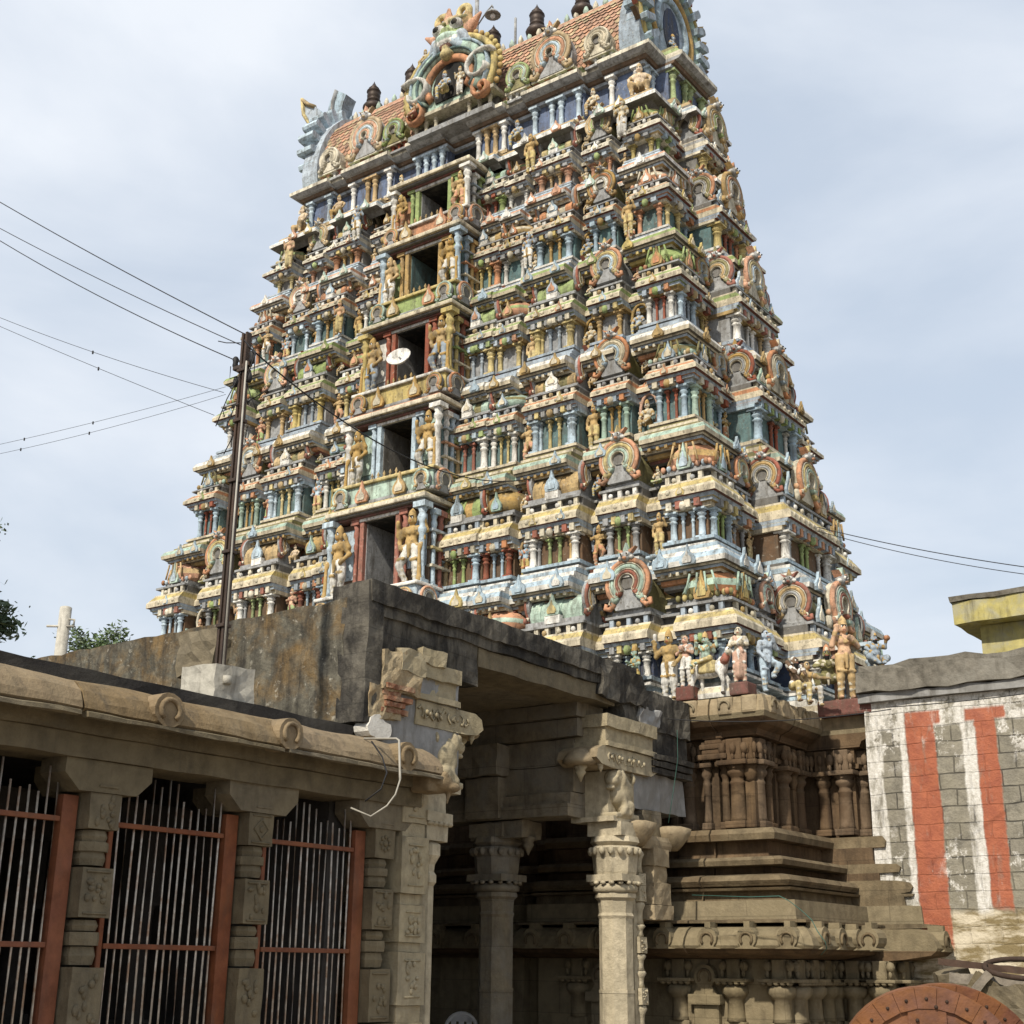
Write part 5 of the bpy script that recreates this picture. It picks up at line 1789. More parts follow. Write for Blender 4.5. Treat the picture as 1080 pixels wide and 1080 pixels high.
# painted piers behind the group on the side, low plinths under three figures
for xx, yy, hh_, cc_ in ((-10.18, 18.84, .20, 'maroon'), (-9.25, 18.88, .18, 'maroon'), (-11.16, 18.9, .12, 'red')):
    mb = MB()
    mb.bbox(xx - .16, xx + .16, yy - .14, yy + .2, zl - .01, zl + hh_, cc_, .02)
    mb.build('statue_plinth', tower)
mb = MB()
mb.bbox(-8.85, -7.9, 20.80, 21.3, zl - .1, zl + .15, 'maroon', .03)
mb.build('statue_plinth', tower)
for xx, yy, w_, m_ in ((-8.62, 21.22, .17, 'pink'), (-8.40, 21.22, .20, 'white'), (-8.02, 21.15, .15, 'ltblue')):
    mb = MB()
    pilaster(mb, xx, yy, zl + .152, 5.15, w_, m_)
    mb.build('side_pier', tower)

# lamp post and rods on the roof, dish lamp at a doorway
mb = MB()
zr = ZRIDGE
lp = thing('roof_lamp', (XC - .55, YC, zr), 'thin grey lamp post with a bell shaded lamp above the tower roof', 'street lamp')
mb.tube([(XC - .55, YC, zr), (XC - .55, YC, zr + 2.6)], .055, 'grey', 8)
mb.build('post', lp)
mb = MB()
mb.tube([(XC - .55, YC, zr + 1.35), (XC - .2, YC - .05, zr + 1.62), (XC - .02, YC - .05, zr + 1.74), (XC, YC - .05, zr + 1.66)], .022, 'grey', 6)
mb.build('arm', lp)
mb = MB()
mb.lathe(XC, YC - .05, [(.03, zr + 1.62), (.05, zr + 1.56), (.15, zr + 1.50), (.21, zr + 1.42), (.20, zr + 1.41), (.05, zr + 1.47)], 'grey', 14)
mb.build('lamp_shade', lp)
mb = MB()
mb.ball((XC, YC - .05, zr + 1.41), .07, 'plastic_white', 10)
mb.build('bulb', lp)
mb = MB()
mb.tube([(XC + .68, YC, zr), (XC + .68, YC, zr + 1.05)], .035, 'grey', 6)
tag(mb.build('lightning_rod'), 'short thin grey metal rod standing on the tower ridge between dark finials', 'rod')
t3 = [g_ for g_ in guard_spots if g_[0] == 3][0]
c = T_F @ Vector((.06, t3[2] - .30, t3[3] + .56))
lamp = thing('dish_lamp', tuple(c), 'round white dish lamp fixed at the middle doorway of the tower', 'lamp')
q = MB(Matrix.Translation(c) @ Matrix.Rotation(R(62), 4, 'X') @ Matrix.Rotation(R(15), 4, 'Y'))
q.lathe(0, 0, [(.02, -.10), (.15, -.08), (.25, 0.0), (.27, .03), (.25, .03), (.14, -.04), (.02, -.06)], 'white', 18)
q.build('dish', lamp)
q = MB()
q.tube([tuple(c), tuple(c + Vector((.05, .35, -.12))), tuple(c + Vector((.05, .5, -.3)))], .02, 'grey', 6)
q.build('bracket', lamp)

# ------------------------------------------------------------------ the low pillared hall on the left
hall = thing('pillared_hall', (-10.4, 8.0, GZ), 'low stone hall with carved square pillars, corbels, rounded eave and rusty iron grilles', 'building')
# roof slab
mb = MB()
rough_box(mb, -27.5, -10.12, -2.0, 10.98, 2.36, 2.50, 'roof_black', .35, .012)
mb.build('roof_slab', hall)
# beam
mb = MB()
rough_box(mb, -10.55, -10.0, -2.0, 12.05, 1.70, 1.90, 'granite_grey', .4, .008)
rough_box(mb, -10.55, -9.95, -2.0, 12.05, 1.905, 2.05, 'granite_grey', .4, .008)
rough_box(mb, -10.5, -9.98, -2.0, 12.05, 2.055, 2.14, 'granite_grey', .4, .008)
mb.build('beam', hall)


def eave_piece(y0, y1):
    mb = MB()
    prof = [(-10.12, 2.36), (-9.96, 2.35), (-9.83, 2.30), (-9.73, 2.22), (-9.67, 2.12), (-9.655, 2.055), (-9.69, 2.03), (-9.74, 2.045), (-9.80, 2.10), (-9.97, 2.145)]
    n = max(2, int((y1 - y0) / .2))
    rings = [[(x, y0 + (y1 - y0) * i / n, z) for x, z in prof] for i in range(n + 1)]
    mb.rings(rings, 'eave_stone', cap='eave_stone', smooth=False)
    lip = [(-9.655, 2.03), (-9.63, 2.02), (-9.63, 1.985), (-9.70, 1.985), (-9.76, 2.03)]
    mb.rings([[(x, y0 + .02 + (y1 - y0 - .04) * i / n, z) for x, z in lip] for i in range(n + 1)], 'granite_grey', cap='granite_grey')
    return mb.build('eave_stone', hall, rough=.022)


cuts = [-2.0, 1.2, 4.4, 7.10, 9.52, 12.0]
for a, b in zip(cuts[:-1], cuts[1:]):
    eave_piece(a + .012, b - .012)
for y in (4.45, 8.0, 9.55, 11.35):      # rounded horseshoe knobs carved on the eave
    mb = MB(Matrix.Translation((-9.70, y, 2.17)) @ Matrix.Rotation(R(90), 4, 'Z'))
    mb.plate([(.17 * math.cos(a), .16 * math.sin(a)) for a in [R(-70) + R(320) * i / 13 for i in range(14)]], -.07, .22, 'eave_stone')
    mb.band([(.10 * math.cos(a), .10 * math.sin(a)) for a in [R(-50) + R(280) * i / 10 for i in range(11)]], .05, .03, -.07, 'eave_stone')
    mb.build('eave_knob', hall, rough=.01)


def carved_panel(mb, x, y0, y1, z0, z1, m):
    """shallow relief on the face towards +x: frame and a coiled figure"""
    T0 = mb.T
    c, zc = .5 * (y0 + y1), .5 * (z0 + z1)
    w = y1 - y0
    mb.T = Matrix.Translation((x, c, zc)) @ Matrix.Rotation(R(90), 4, 'Z')
    r0 = w * .30
    kind = rnd.choice('acdddd')
    h_ = z1 - z0
    if kind == 'a':
        mb.ball((0, 0, 0), (r0 * .35, .022, r0 * .35), m, 8)
        for q in range(8):
            a0 = q * math.pi / 4
            mb.ball((r0 * .72 * math.cos(a0), 0, r0 * .72 * math.sin(a0)), (r0 * .25, .018, r0 * .25), m, 6)
    elif kind == 'b':       # small worn standing figure
        s_ = min(h_ * .8, w * 1.1)
        for x_, z_, rx, rz in ((0, .36, .10, .11), (0, .12, .15, .17), (-.09, -.22, .07, .22), (.09, -.22, .07, .22), (-.2, .10, .05, .15), (.2, .16, .05, .13)):
            mb.ball((x_ * s_, 0, z_ * s_), (rx * s_, .028, rz * s_), m, 7)
    elif kind == 'c':       # lozenge and edge lines
        s_ = min(h_, w) * .32
        mb.band([(0, s_), (s_, 0), (0, -s_), (-s_, 0), (0, s_)], .025, .014, 0, m)
        mb.ball((0, 0, 0), (s_ * .35, .02, s_ * .35), m, 7)
    else:
        for q in range(11):
            mb.ball((rnd.uniform(-.3, .3) * w, 0, rnd.uniform(-.36, .36) * h_), (w * rnd.uniform(.06, .13), .02, w * rnd.uniform(.06, .15)), m, 6)
    if h_ > .25 and rnd.random() < .7:
        for s_ in (-1, 1):
            mb.band([(-.38 * w, s_ * .42 * h_), (.38 * w, s_ * .42 * h_)], .02, .012, 0, m)
    mb.T = T0


def hall_pillar(yc, w=.33, x=-10.06, top=1.42):
    mb = MB()
    y0, y1 = yc - w / 2, yc + w / 2
    m = 'granite_grey'
    secs = [(GZ, -.62, 0), (-.60, -.18, .035), (-.16, .30, 0), (.32, .40, .04), (.40, .52, .02), (.54, .66, .045), (.66, .74, .015), (.75, 1.06, 0)]
    secs = [(GZ, -.95, 0), (-.93, -.72, .04), (-.72, -.60, .01), (-.58, -.05, .0), (-.03, .12, .045), (.13, .24, .012), (.25, .34, .045), (.36, .78, .0), (.80, .92, .04), (.92, 1.00, .01), (1.0, 1.10, .04), (1.11, top, .0)]
    for z0, z1, ins in secs:
        if ins == 0:
            rough_box(mb, x - w + ins, x - ins, y0 + ins, y1 - ins, z0, z1, m, .11, .006)
            carved_panel(mb, x + .004, y0, y1, z0, z1, m)
        else:
            mb.lathe(x - w / 2, yc, [((w / 2 - ins) * 1.08, z0), ((w / 2 - ins * .6) * 1.08, .5 * (z0 + z1)), ((w / 2 - ins) * 1.08, z1)], m, 8, smooth=False)
    p = mb.build('pillar', hall)
    # corbel: arms along the facade and inwards
    mb = MB()
    z0, z1 = top + .002, 1.697
    L_ = .47
    prof = [(yc - L_, z1), (yc - L_, z1 - .13), (yc - L_ + .16, z0), (yc + L_ - .16, z0), (yc + L_, z1 - .13), (yc + L_, z1)]
    n = 3
    mb.rings([[(x + .02 - (.36) * i / n, y, z) for y, z in prof] for i in range(n + 1)], m, cap=m)
    prof2 = [(x + .018 - .36, z1), (x - .36 - .5, z1), (x - .36 - .5, z1 - .13), (x - .36 - .34, z0), (x + .018 - .36, z0)]
    mb.rings([[(a, yc - .17 + .34 * i / 2, b) for a, b in prof2] for i in range(3)], m, cap=m)
    mb.box(x + .018, x + .032, yc - .10, yc + .10, z0 + .05, z0 + .065, m)
    mb.build('corbel', hall, rough=.008)
    return p


for yc in (5.80, 7.73, 9.64, 11.52):
    hall_pillar(yc)


def grille(y0, y1, nb, seed):
    r_ = random.Random(seed)
    x = -10.24
    fr = MB()
    fr.bbox(x - .06, x + .02, y0, y0 + .055, GZ, 1.36, 'iron_red', .006)
    fr.bbox(x - .06, x + .05, y1 - .16, y1, GZ, 1.39, 'iron_red', .006)
    for z in (-.93, .13, 1.18):
        fr.bbox(x - .015, x + .035, y0 + .055, y1 - .16, z - .022, z + .022, 'iron_red', .006)
    f = fr.build('grille_frame', hall)
    b = MB()
    for i in range(nb):
        y = y0 + .055 + (y1 - .16 - y0 - .055) * (i + .6) / nb
        top = 1.42 + (.18 if (i // 4) % 2 else 0) + r_.uniform(-.04, .05)
        dx = r_.uniform(-.012, .012)
        b.tube([(x - .002, y + r_.uniform(-.012, .012), GZ), (x + .0 + dx, y + r_.uniform(-.010, .010), 0.2), (x - .002, y + r_.uniform(-.006, .006), top)], .0105, 'bar_steel', 6)
    o = b.build('grille_bars', f)
    return f


grille(5.99, 7.54, 14, 3)
grille(7.92, 9.45, 14, 5)
grille(9.83, 11.34, 14, 8)
# inside: floor, back wall, a second row of plain pillars
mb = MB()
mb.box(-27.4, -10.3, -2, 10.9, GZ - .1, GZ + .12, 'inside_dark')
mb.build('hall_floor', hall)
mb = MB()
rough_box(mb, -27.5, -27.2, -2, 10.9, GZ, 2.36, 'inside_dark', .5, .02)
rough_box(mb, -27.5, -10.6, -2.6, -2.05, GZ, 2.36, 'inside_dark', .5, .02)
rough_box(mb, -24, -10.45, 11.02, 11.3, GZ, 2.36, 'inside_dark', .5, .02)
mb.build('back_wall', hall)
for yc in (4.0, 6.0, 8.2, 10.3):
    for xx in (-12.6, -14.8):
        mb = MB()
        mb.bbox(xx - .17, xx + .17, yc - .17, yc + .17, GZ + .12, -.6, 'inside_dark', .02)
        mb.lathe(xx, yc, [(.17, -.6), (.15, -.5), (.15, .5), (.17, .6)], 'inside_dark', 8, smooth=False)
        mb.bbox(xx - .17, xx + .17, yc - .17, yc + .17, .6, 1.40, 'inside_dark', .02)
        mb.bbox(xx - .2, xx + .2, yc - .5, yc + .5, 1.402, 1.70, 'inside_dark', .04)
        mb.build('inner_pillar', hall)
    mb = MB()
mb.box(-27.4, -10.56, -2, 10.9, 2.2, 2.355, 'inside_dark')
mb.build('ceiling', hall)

# ------------------------------------------------------------------ the tall stone porch before the tower
porch = thing('stone_porch', (-17.0, 14.5, GZ), 'tall weathered stone porch with black stained parapet, dark interior and lion brackets', 'porch')
mb = MB()
# wall above the hall roof (towards the viewer's left)
rough_box(mb, -24.0, -10.35, 11.0, 11.45, 2.37, 3.99, 'moss_wall', .22, .03)
rough_box(mb, -12.9, -12.25, 10.75, 11.1, 3.35, 3.85, 'granite_grey', .12, .05)
mb.build('parapet_wall', porch)
mb = MB()
rough_box(mb, -10.42, -10.0, 11.0, 11.26, 2.55, 4.16, 'black_wall', .16, .02)
mb.build('corner_pier', porch)
# side face: parapet bands
mb = MB()
rough_box(mb, -10.6, -9.98, 11.04, 16.9, 3.93, 4.18, 'black_wall', .13, .018)
rough_box(mb, -10.6, -10.02, 11.27, 16.6, 3.80, 3.94, 'black_wall', .16, .02)
rough_box(mb, -10.6, -10.06, 11.27, 13.15, 3.30, 3.81, 'black_wall', .16, .03)
rough_box(mb, -10.6, -9.96, 15.9, 17.1, 3.62, 4.10, 'black_wall', .14, .05)
mb.build('parapet', porch)
mb = MB()
rough_box(mb, -10.7, -10.06, 13.16, 16.4, 3.56, 3.79, 'granite_grey', .25, .012)
mb.build('edge_beam', porch)
mb = MB()
rough_box(mb, -24, -10.3, 11.4, 18.4, 3.58, 3.95, 'granite_grey', .4, .012)
mb.build('roof_slab', porch)
# ruined plaster of the pier
mb = MB()
rough_box(mb, -10.5, -10.04, 11.26, 12.75, 2.02, 3.29, 'plaster_grey', .15, .015)
mb.build('pier', porch)
mb = MB()
rough_box(mb, -10.3, -9.97, 11.27, 11.95, 2.95, 3.42, 'rubble_plaster', .07, .032)
rough_box(mb, -10.4, -9.99, 11.08, 11.62, 2.62, 3.0, 'rubble_plaster', .07, .032)
mb.build('broken_plaster', porch)
mb = MB()
for k in range(5):
    rough_box(mb, -10.3, -9.955 + rnd.uniform(-.03, .02), 11.27 + rnd.uniform(0, .06), 11.72 + rnd.uniform(-.12, .1), 2.70 + .068 * k, 2.755 + .068 * k, 'old_brick', .07, .012)
mb.build('exposed_brick', porch)
mb = MB()
def flake(mb, org, u, n_, w, h_, m, seed):
    r_ = random.Random(seed)
    u, n_ = Vector(u), Vector(n_)
    pts = []
    for k in range(16):
        a_ = 2 * math.pi * k / 16
        s_ = r_.uniform(.72, 1.1)
        pts.append(Vector(org) + u * (w * s_ * math.cos(a_)) + Vector((0, 0, h_ * s_ * math.sin(a_))))
    mb.rings([[tuple(p_ - n_ * .20) for p_ in pts], [tuple(p_ + n_ * .012) for p_ in pts]], m, cap=m)


flake(mb, (-9.985, 11.24, 2.50), (0, 1, 0), (1, 0, 0), .20, .15, 'lime', 2)
flake(mb, (-12.1, 10.975, 2.66), (1, 0, 0), (0, -1, 0), .13, .22, 'lime', 5)
mb.build('lime_patch', porch)
mb = MB()
rough_box(mb, -10.2, -9.955, 11.95, 12.40, 3.38, 3.56, 'granite_pale', .08, .02)
mb.build('plaster_flake', porch)


def lion_mesh():
    """rearing carved lion seen from its side, facing -y; back against the block at +y"""
    m = 'granite_pale'
    P = [('box', (-.10, .20, .0), (.13, .12, .33), .03, m), ('box', (-.06, .0, -.30), (.18, .30, .04), .02, m),
         ('ell', (0, -.16, .20), (.13, .16, .13), m), ('ell', (.03, -.27, .15), (.09, .09, .07), m), ('ell', (.02, -.29, .06), (.07, .07, .03), m), ('ell', (.10, -.20, .26), (.035, .05, .045), m), ('ell', (.11, -.26, .20), (.02, .025, .02), m),
         ('cap', (0, -.06, .10), (0, -.01, -.10), .15, .13, m), ('ell', (0, -.10, -.02), (.13, .14, .15), m), ('ell', (.05, .03, -.18), (.12, .14, .11), m), ('cap', (.09, -.10, -.02), (.11, -.06, -.18), .05, .04, m),
         ('cap', (.11, -.06, -.18), (.12, -.14, -.25), .045, .045, m), ('cap', (.10, .06, -.16), (.12, .02, -.26), .07, .05, m), ('cap', (.10, .0, -.26), (.12, -.14, -.27), .045, .04, m),
         ('tor', (0, -.12, .19), .13, .035, m), ('tor', (.02, .20, .22), .07, .03, m), ('cap', (.02, .16, -.24), (.02, .20, .12), .05, .035, m), ('ell', (.02, .0, .02), (.12, .22, .20), m)]
    for k in range(4):
        P.append(('cap', (.09, -.02 + .035 * k, .22 - .05 * k), (.10, .04 + .03 * k, .10 - .06 * k), .025, .02, m))
    return sculpt_mesh('lion_bracket', P, .016, .02)


LION = lion_mesh()


def pendant(mb, x, y, z, s, m):
    mb.lathe(x, y, [(.10 * s, z), (.11 * s, z - .05 * s), (.07 * s, z - .09 * s), (.085 * s, z - .13 * s), (.05 * s, z - .18 * s), (.008, z - .27 * s)], m, 8)


def capital_stack(y, x=-10.38, flip=1, partial=False):
    """entablature block, pendant bracket, lion block; flip = direction of the pendant"""
    m = 'granite_pale'
    mb = MB()
    d = flip
    ya, yb = (y - .55, y + .85) if d < 0 else (y - .95, y + .28)
    rough_box(mb, x - .35, x + .40, ya, yb, 3.22, 3.40, m, .12, .010)
    rough_box(mb, x - .35, x + .34, ya + .04, yb - .04, 3.02, 3.22, m, .12, .008)
    rough_box(mb, x - .35, x + .40, ya + .01, yb - .01, 2.95, 3.02, m, .12, .008)
    if d > 0:
        rough_box(mb, x - .30, x + .42, ya + .06, ya + .50, 3.20, 3.48, m, .10, .03)
    mb.build('entablature_block', porch)
    # pendant bracket along y
    mb = MB()
    prof = [(-.62, .26), (-.74, .20), (-.78, .08), (-.66, .0), (-.40, -.03), (.70, -.03), (.86, .04), (.82, .14), (.90, .26)]
    if d > 0:
        prof = [(-q, z) for q, z in prof][::-1]
        prof = [(max(q, -.52), z) for q, z in prof]
    n = 3
    mb.rings([[(x - .3 + .66 * i / n, y + a, 2.68 + b) for a, b in prof] for i in range(n + 1)], m if d > 0 else 'granite_warm', cap=m)
    T0 = mb.T
    mb.T = Matrix.Translation((x + .362, y, 2.80)) @ Matrix.Rotation(R(90), 4, 'Z')
    for k in range(9):          # scroll carving on the bracket face
        u = -.45 + .11 * k
        a0_, r0_ = rnd.uniform(0, 6.28), rnd.uniform(.035, .06)
        mb.band([(u + r0_ * math.cos(a), rnd.uniform(-.02, .02) + r0_ * math.sin(a) * 1.2) for a in [a0_ + R(rnd.choice([150, 200, 260])) * j / 7 for j in range(8)]], .026, .018, 0, m)
        mb.ball((u + .05, rnd.uniform(-.07, .07), 0), (.03, .02, .03), m, 6)
    mb.T = T0
    yp = y + (-.72 if d < 0 else .70)
    mb.lathe(x + .05, yp, [(.02, 2.92), (.16, 2.86), (.24, 2.76), (.26, 2.70), (.17, 2.66)], 'granite_warm', 8)
    pendant(mb, x + .05, yp, 2.68, .9, m)
    pendant(mb, x + .30, y + (-.60 if d < 0 else .62), 2.70, .5, m)
    mb.build('pendant_bracket', porch, rough=.01)
    # lion
    o = put(LION, 'lion_bracket', (x + .25, y + (.02 if d < 0 else .10), 2.33), 1.05, 0 if d < 0 else math.pi, porch)
    if d > 0:
        o.scale = (-1, 1, 1)
    mb = MB()
    rough_box(mb, x - .32, x + .22, y - .26, y + .30, 1.95, 2.64, m, .12, .008)
    rough_box(mb, x - .34, x + .36, y - .36 * (1 if d < 0 else .9), y + .36, 1.93, 2.0, m, .12, .008)
    mb.build('lion_block', porch)


YF, YB = 16.62, 12.45
capital_stack(YF, flip=-1)
capital_stack(YB, flip=1)


def fluted_capital(mb, x, y, r, z0, z1, m):
    """waisted block, flared fluted bell, ring, from z1 down to z0"""
    H = z1 - z0
    rough_box(mb, x - r * 1.05, x + r * 1.05, y - r * 1.05, y + r * 1.05, z1 - .20 * H, z1, m, .1, .006)
    mb.lathe(x, y, [(r * 1.1, z1 - .34 * H), (r * 1.34, z1 - .28 * H), (r * 1.25, z1 - .20 * H)], m, 8, smooth=False)
    mb.lathe(x, y, [(r * 1.12, z1 - .74 * H), (r * 1.16, z1 - .70 * H), (r * 1.22, z1 - .50 * H), (r * 1.40, z1 - .37 * H), (r * 1.28, z1 - .34 * H)], m, 8, smooth=False)
    for k in range(16):
        a = 2 * math.pi * k / 16
        mb.ball((x + r * 1.3 * math.cos(a), y + r * 1.3 * math.sin(a), z1 - .41 * H), (.05, .05, .06), m, 5)
        mb.ball((x + r * 1.22 * math.cos(a), y + r * 1.22 * math.sin(a), z1 - .86 * H), (.045, .045, .03), m, 5)
    rough_box(mb, x - r * 1.12, x + r * 1.12, y - r * 1.12, y + r * 1.12, z1 - .84 * H, z1 - .74 * H, m, .1, .006)
    mb.lathe(x, y, [(r * .98, z0), (r * 1.18, z0 + .03 * H), (r * 1.2, z0 + .09 * H), (r * 1.05, z0 + .13 * H)], m, 16)


def porch_column(x, y, m='granite_pale', colonette=True, name='column', r=.235, top=1.95):
    mb = MB()
    z1 = top
    fluted_capital(mb, x, y, r * 1.12, top - .98, top - .02, m)
    zt = top - .98
    mb.lathe(x, y, [(r * 1.0, zt - .34), (r * 1.08, zt - .30), (r * 1.0, zt - .26), (r * 1.06, zt - .10), (r * 1.25, zt - .06), (r * 1.22, zt)], m, 8, smooth=False)
    for z0, z1_, w in ((-.30, zt - .34, 1.0), (-.34, -.30, 1.05), (-1.2, -.34, 1.02), (GZ, -1.2, 1.2)):
        mb.lathe(x, y, [(r * w, z0), (r * w, z1_)], m, 8, smooth=False)
    c = mb.build(name, porch)
    if colonette:
        mb = MB()
        # slim carved colonette attached on the outer side
        yy, xx = y + .34, x + .20
        rough_box(mb, xx - .30, xx - .02, yy - .16, yy - .02, GZ, top - .35, m, .2, .004)
        z = GZ
        while z < top - .5:
            h_ = rnd.choice([.22, .30, .16])
            if rnd.random() < .5:
                rough_box(mb, xx - .14, xx + .05, yy - .10, yy + .08, z, z + h_, m, .08, .01)
                carved_panel(mb, xx + .052, yy - .1, yy + .08, z, z + h_, m)
            else:
                mb.lathe(xx - .05, yy, [(.085, z), (.07, z + h_ * .3), (.075, z + h_ * .6), (.11, z + h_ * .85), (.09, z + h_)], m, 8)
            z += h_ + .005
        mb.build('colonette', c)
    return c


porch_column(-10.24, YF + .02)
# left jamb: carved square shaft with slim octagonal one beside it
mb = MB()
z = GZ
for h_, ins in ((1.0, 0), (.18, .02), (.55, -.01), (.10, .03), (.40, .0), (.12, .03), (.62, -.015), (.15, .02), (.38, 0), (.06, .02)):
    rough_box(mb, -10.42, -10.02 - ins, 11.76 + ins, 12.20 - ins, z + .004, z + h_, 'granite_pale', .11, .007)
    if h_ > .3:
        carved_panel(mb, -10.015 - ins, 11.82, 12.16, z + .05, z + h_ - .05, 'granite_pale')
    z += h_
mb.build('jamb', porch)
mb = MB()
mb.lathe(-10.22, 12.40, [(.14, GZ), (.12, -.9), (.12, .86), (.15, .90), (.15, .98), (.12, 1.02), (.13, 1.10), (.19, 1.2), (.19, 1.32), (.14, 1.36)], 'granite_pale', 8, smooth=False)
for z0, z1_, e in ((1.36, 1.56, .19), (1.57, 1.68, .23), (1.69, 1.96, .17)):
    rough_box(mb, -10.22 - e, -10.22 + e, 12.40 - e, 12.40 + e, z0, z1_, 'granite_pale', .09, .01)
for k in range(5):
    mb.ball((-10.02, 12.24 + .09 * k, 1.555), (.05, .05, .03), 'granite_pale', 6)
mb.build('jamb_colonette', porch)
# carved beast head at the end of the hall eave
P = [('box', (-9.85, 11.98, 1.98), (.14, .16, .13), .03, 'eave_stone'), ('ell', (-9.72, 12.06, 1.98), (.12, .14, .11), 'eave_stone'), ('ell', (-9.66, 12.17, 1.92), (.09, .12, .06), 'eave_stone'), ('cap', (-9.68, 12.14, 1.84), (-9.68, 12.12, 1.74), .03, .012, 'eave_stone'),
     ('ell', (-9.64, 12.02, 2.05), (.04, .04, .04), 'eave_stone'), ('cap', (-9.8, 11.86, 2.08), (-9.68, 11.92, 2.10), .04, .03, 'eave_stone')]
put(sculpt_mesh('beast_head', P, .02), 'beast_head', (0, 0, 0), 1, 0, hall).location = -Vector(hall.location)
# beams and infill walls inside
mb = MB()
rough_box(mb, -24, -10.4, 15.95, 16.45, 3.10, 3.36, 'granite', .3, .012)
rough_box(mb, -24, -10.35, 15.85, 16.55, 3.37, 3.57, 'granite', .3, .012)
mb.build('cross_beam', porch)
mb = MB()
for k, (z0, z1_) in enumerate(((2.72, 3.09), (2.34, 2.71))):
    rough_box(mb, -24, -10.55, 16.05, 16.4, z0, z1_, 'granite', .35, .012)
rough_box(mb, -24, -10.55, 15.98, 16.45, 2.17, 2.33, 'granite', .35, .012)
rough_box(mb, -24, -10.55, 15.92, 16.48, 2.0, 2.165, 'granite', .35, .012)
mb.build('infill_wall', porch)
for xx in (-12.02, -14.6):
    c = porch_column(xx, 16.25, 'granite', False, r=.25, top=1.98)
    mb = MB()
    rough_box(mb, xx - .30, xx + .30, 15.85, 16.65, 2.02, 2.6, 'granite', .14, .012)
    rough_box(mb, xx - .42, xx + .34, 15.75, 16.72, 2.62, 3.06, 'granite', .14, .02)
    rough_box(mb, xx - .3, xx + .62, 16.0, 16.5, 1.74, 1.98, 'granite', .12, .02)
    pendant(mb, xx + .56, 16.25, 1.78, 1.0, 'granite')
    mb.build('inner_bracket', porch)
for xx in (-13.0, -15.2, -17.5):
    porch_column(xx, 12.3, 'granite_grey', False, r=.24, top=1.98)
mb = MB()
rough_box(mb, -24, -10.5, 11.3, 12.0, 1.98, 3.57, 'granite_grey', .5, .012)
mb.build('inner_wall', porch)
# far beam of the porch that runs to the tower
mb = MB()
rough_box(mb, -10.7, -10.04, 16.62, 18.6, 3.35, 3.93, 'black_wall', .16, .03)
rough_box(mb, -10.7, -10.08, 16.62, 18.55, 3.02, 3.36, 'black_wall', .16, .02)
for k in range(3):
    rough_box(mb, -10.7, -10.0 + .02 * k, 17.35, 18.55, 2.72 + .1 * k, 2.80 + .1 * k, 'black_wall', .16, .012)
rough_box(mb, -10.7, -10.12, 16.62, 18.5, 2.18, 2.71, 'plaster_grey', .18, .02)
mb.build('far_beam', porch)
mb = MB()
rough_box(mb, -10.5, -10.0, 17.0, 17.6, 3.40, 3.66, 'plaster_grey', .08, .05)
mb.build('lime_patch', porch)
# short lotus-bracket pillar on the base cornice
mb = MB()
xx, yy = -10.18, 17.45
rough_box(mb, xx - .26, xx + .26, yy - .26, yy + .26, .64, .84, 'granite_warm', .1, .01)
rough_box(mb, xx - .24, xx + .24, yy - .24, yy + .24, .85, 1.14, 'granite_warm', .1, .01)
rough_box(mb, xx - .19, xx + .19, yy - .19, yy + .19, 1.14, 1.38, 'granite_warm', .1, .008)
rough_box(mb, xx - .22, xx + .22, yy - .22, yy + .22, 1.38, 1.62, 'granite_warm', .1, .01)
mb.bbox(xx - .2, xx + .2, yy - .42, yy + .42, 1.62, 1.80, 'granite_warm', .06)
for q in (-1, 1):
    mb.lathe(xx + .12, yy + q * .50, [(.10, 1.64), (.18, 1.72), (.28, 1.86), (.30, 1.95), (.20, 1.98)], 'granite_warm', 10)
rough_box(mb, xx - .24, xx + .10, yy - .26, yy + .26, 1.80, 2.17, 'granite', .12, .01)
mb.build('bracket_pillar', porch, rough=.01)

# ------------------------------------------------------------------ painted block wall on the right, yellow house behind
wall = MB()
X0, Y0 = -8.05, 20.8
rough_box(wall, -8.05, 12, Y0, Y0 + .6, GZ, 4.06, 'striped_wall', .5, .02)
pw_ = wall.build('painted_wall', None, loc=(X0, Y0, GZ))
tag(pw_, 'old block wall with worn whitewash and two vermilion stripes beside the tower', 'wall')
mb = MB()
rough_box(mb, -8.1, 12, Y0 - .10, Y0 + .7, 4.07, 4.20, 'plaster_grey', .3, .03)
rough_box(mb, -8.1, 12, Y0 - .16, Y0 + .7, 4.21, 4.56, 'coping', .3, .05)
rough_box(mb, -8.1, 12, Y0 - .05, Y0 + .6, 4.54, 4.68, 'coping', .3, .05)
mb.build('coping', pw_)
house = thing('yellow_house', (-5, 30, GZ), 'weathered yellow walled house top with a flat overhanging roof slab behind the wall', 'house')
mb = MB()
rough_box(mb, -8.75, 4, 30, 36, GZ, 7.35, 'yellow_wall', .8, .02)
mb.build('house_wall', house)
mb = MB()
rough_box(mb, -9.2, 4, 29.55, 36, 7.36, 7.86, 'yellow_wall', .5, .03)
mb.build('roof_parapet', house)
mb = MB()
rough_box(mb, -9.25, 4, 29.5, 36, 7.87, 7.98, 'coping', .5, .03)
mb.build('parapet_cap', house)

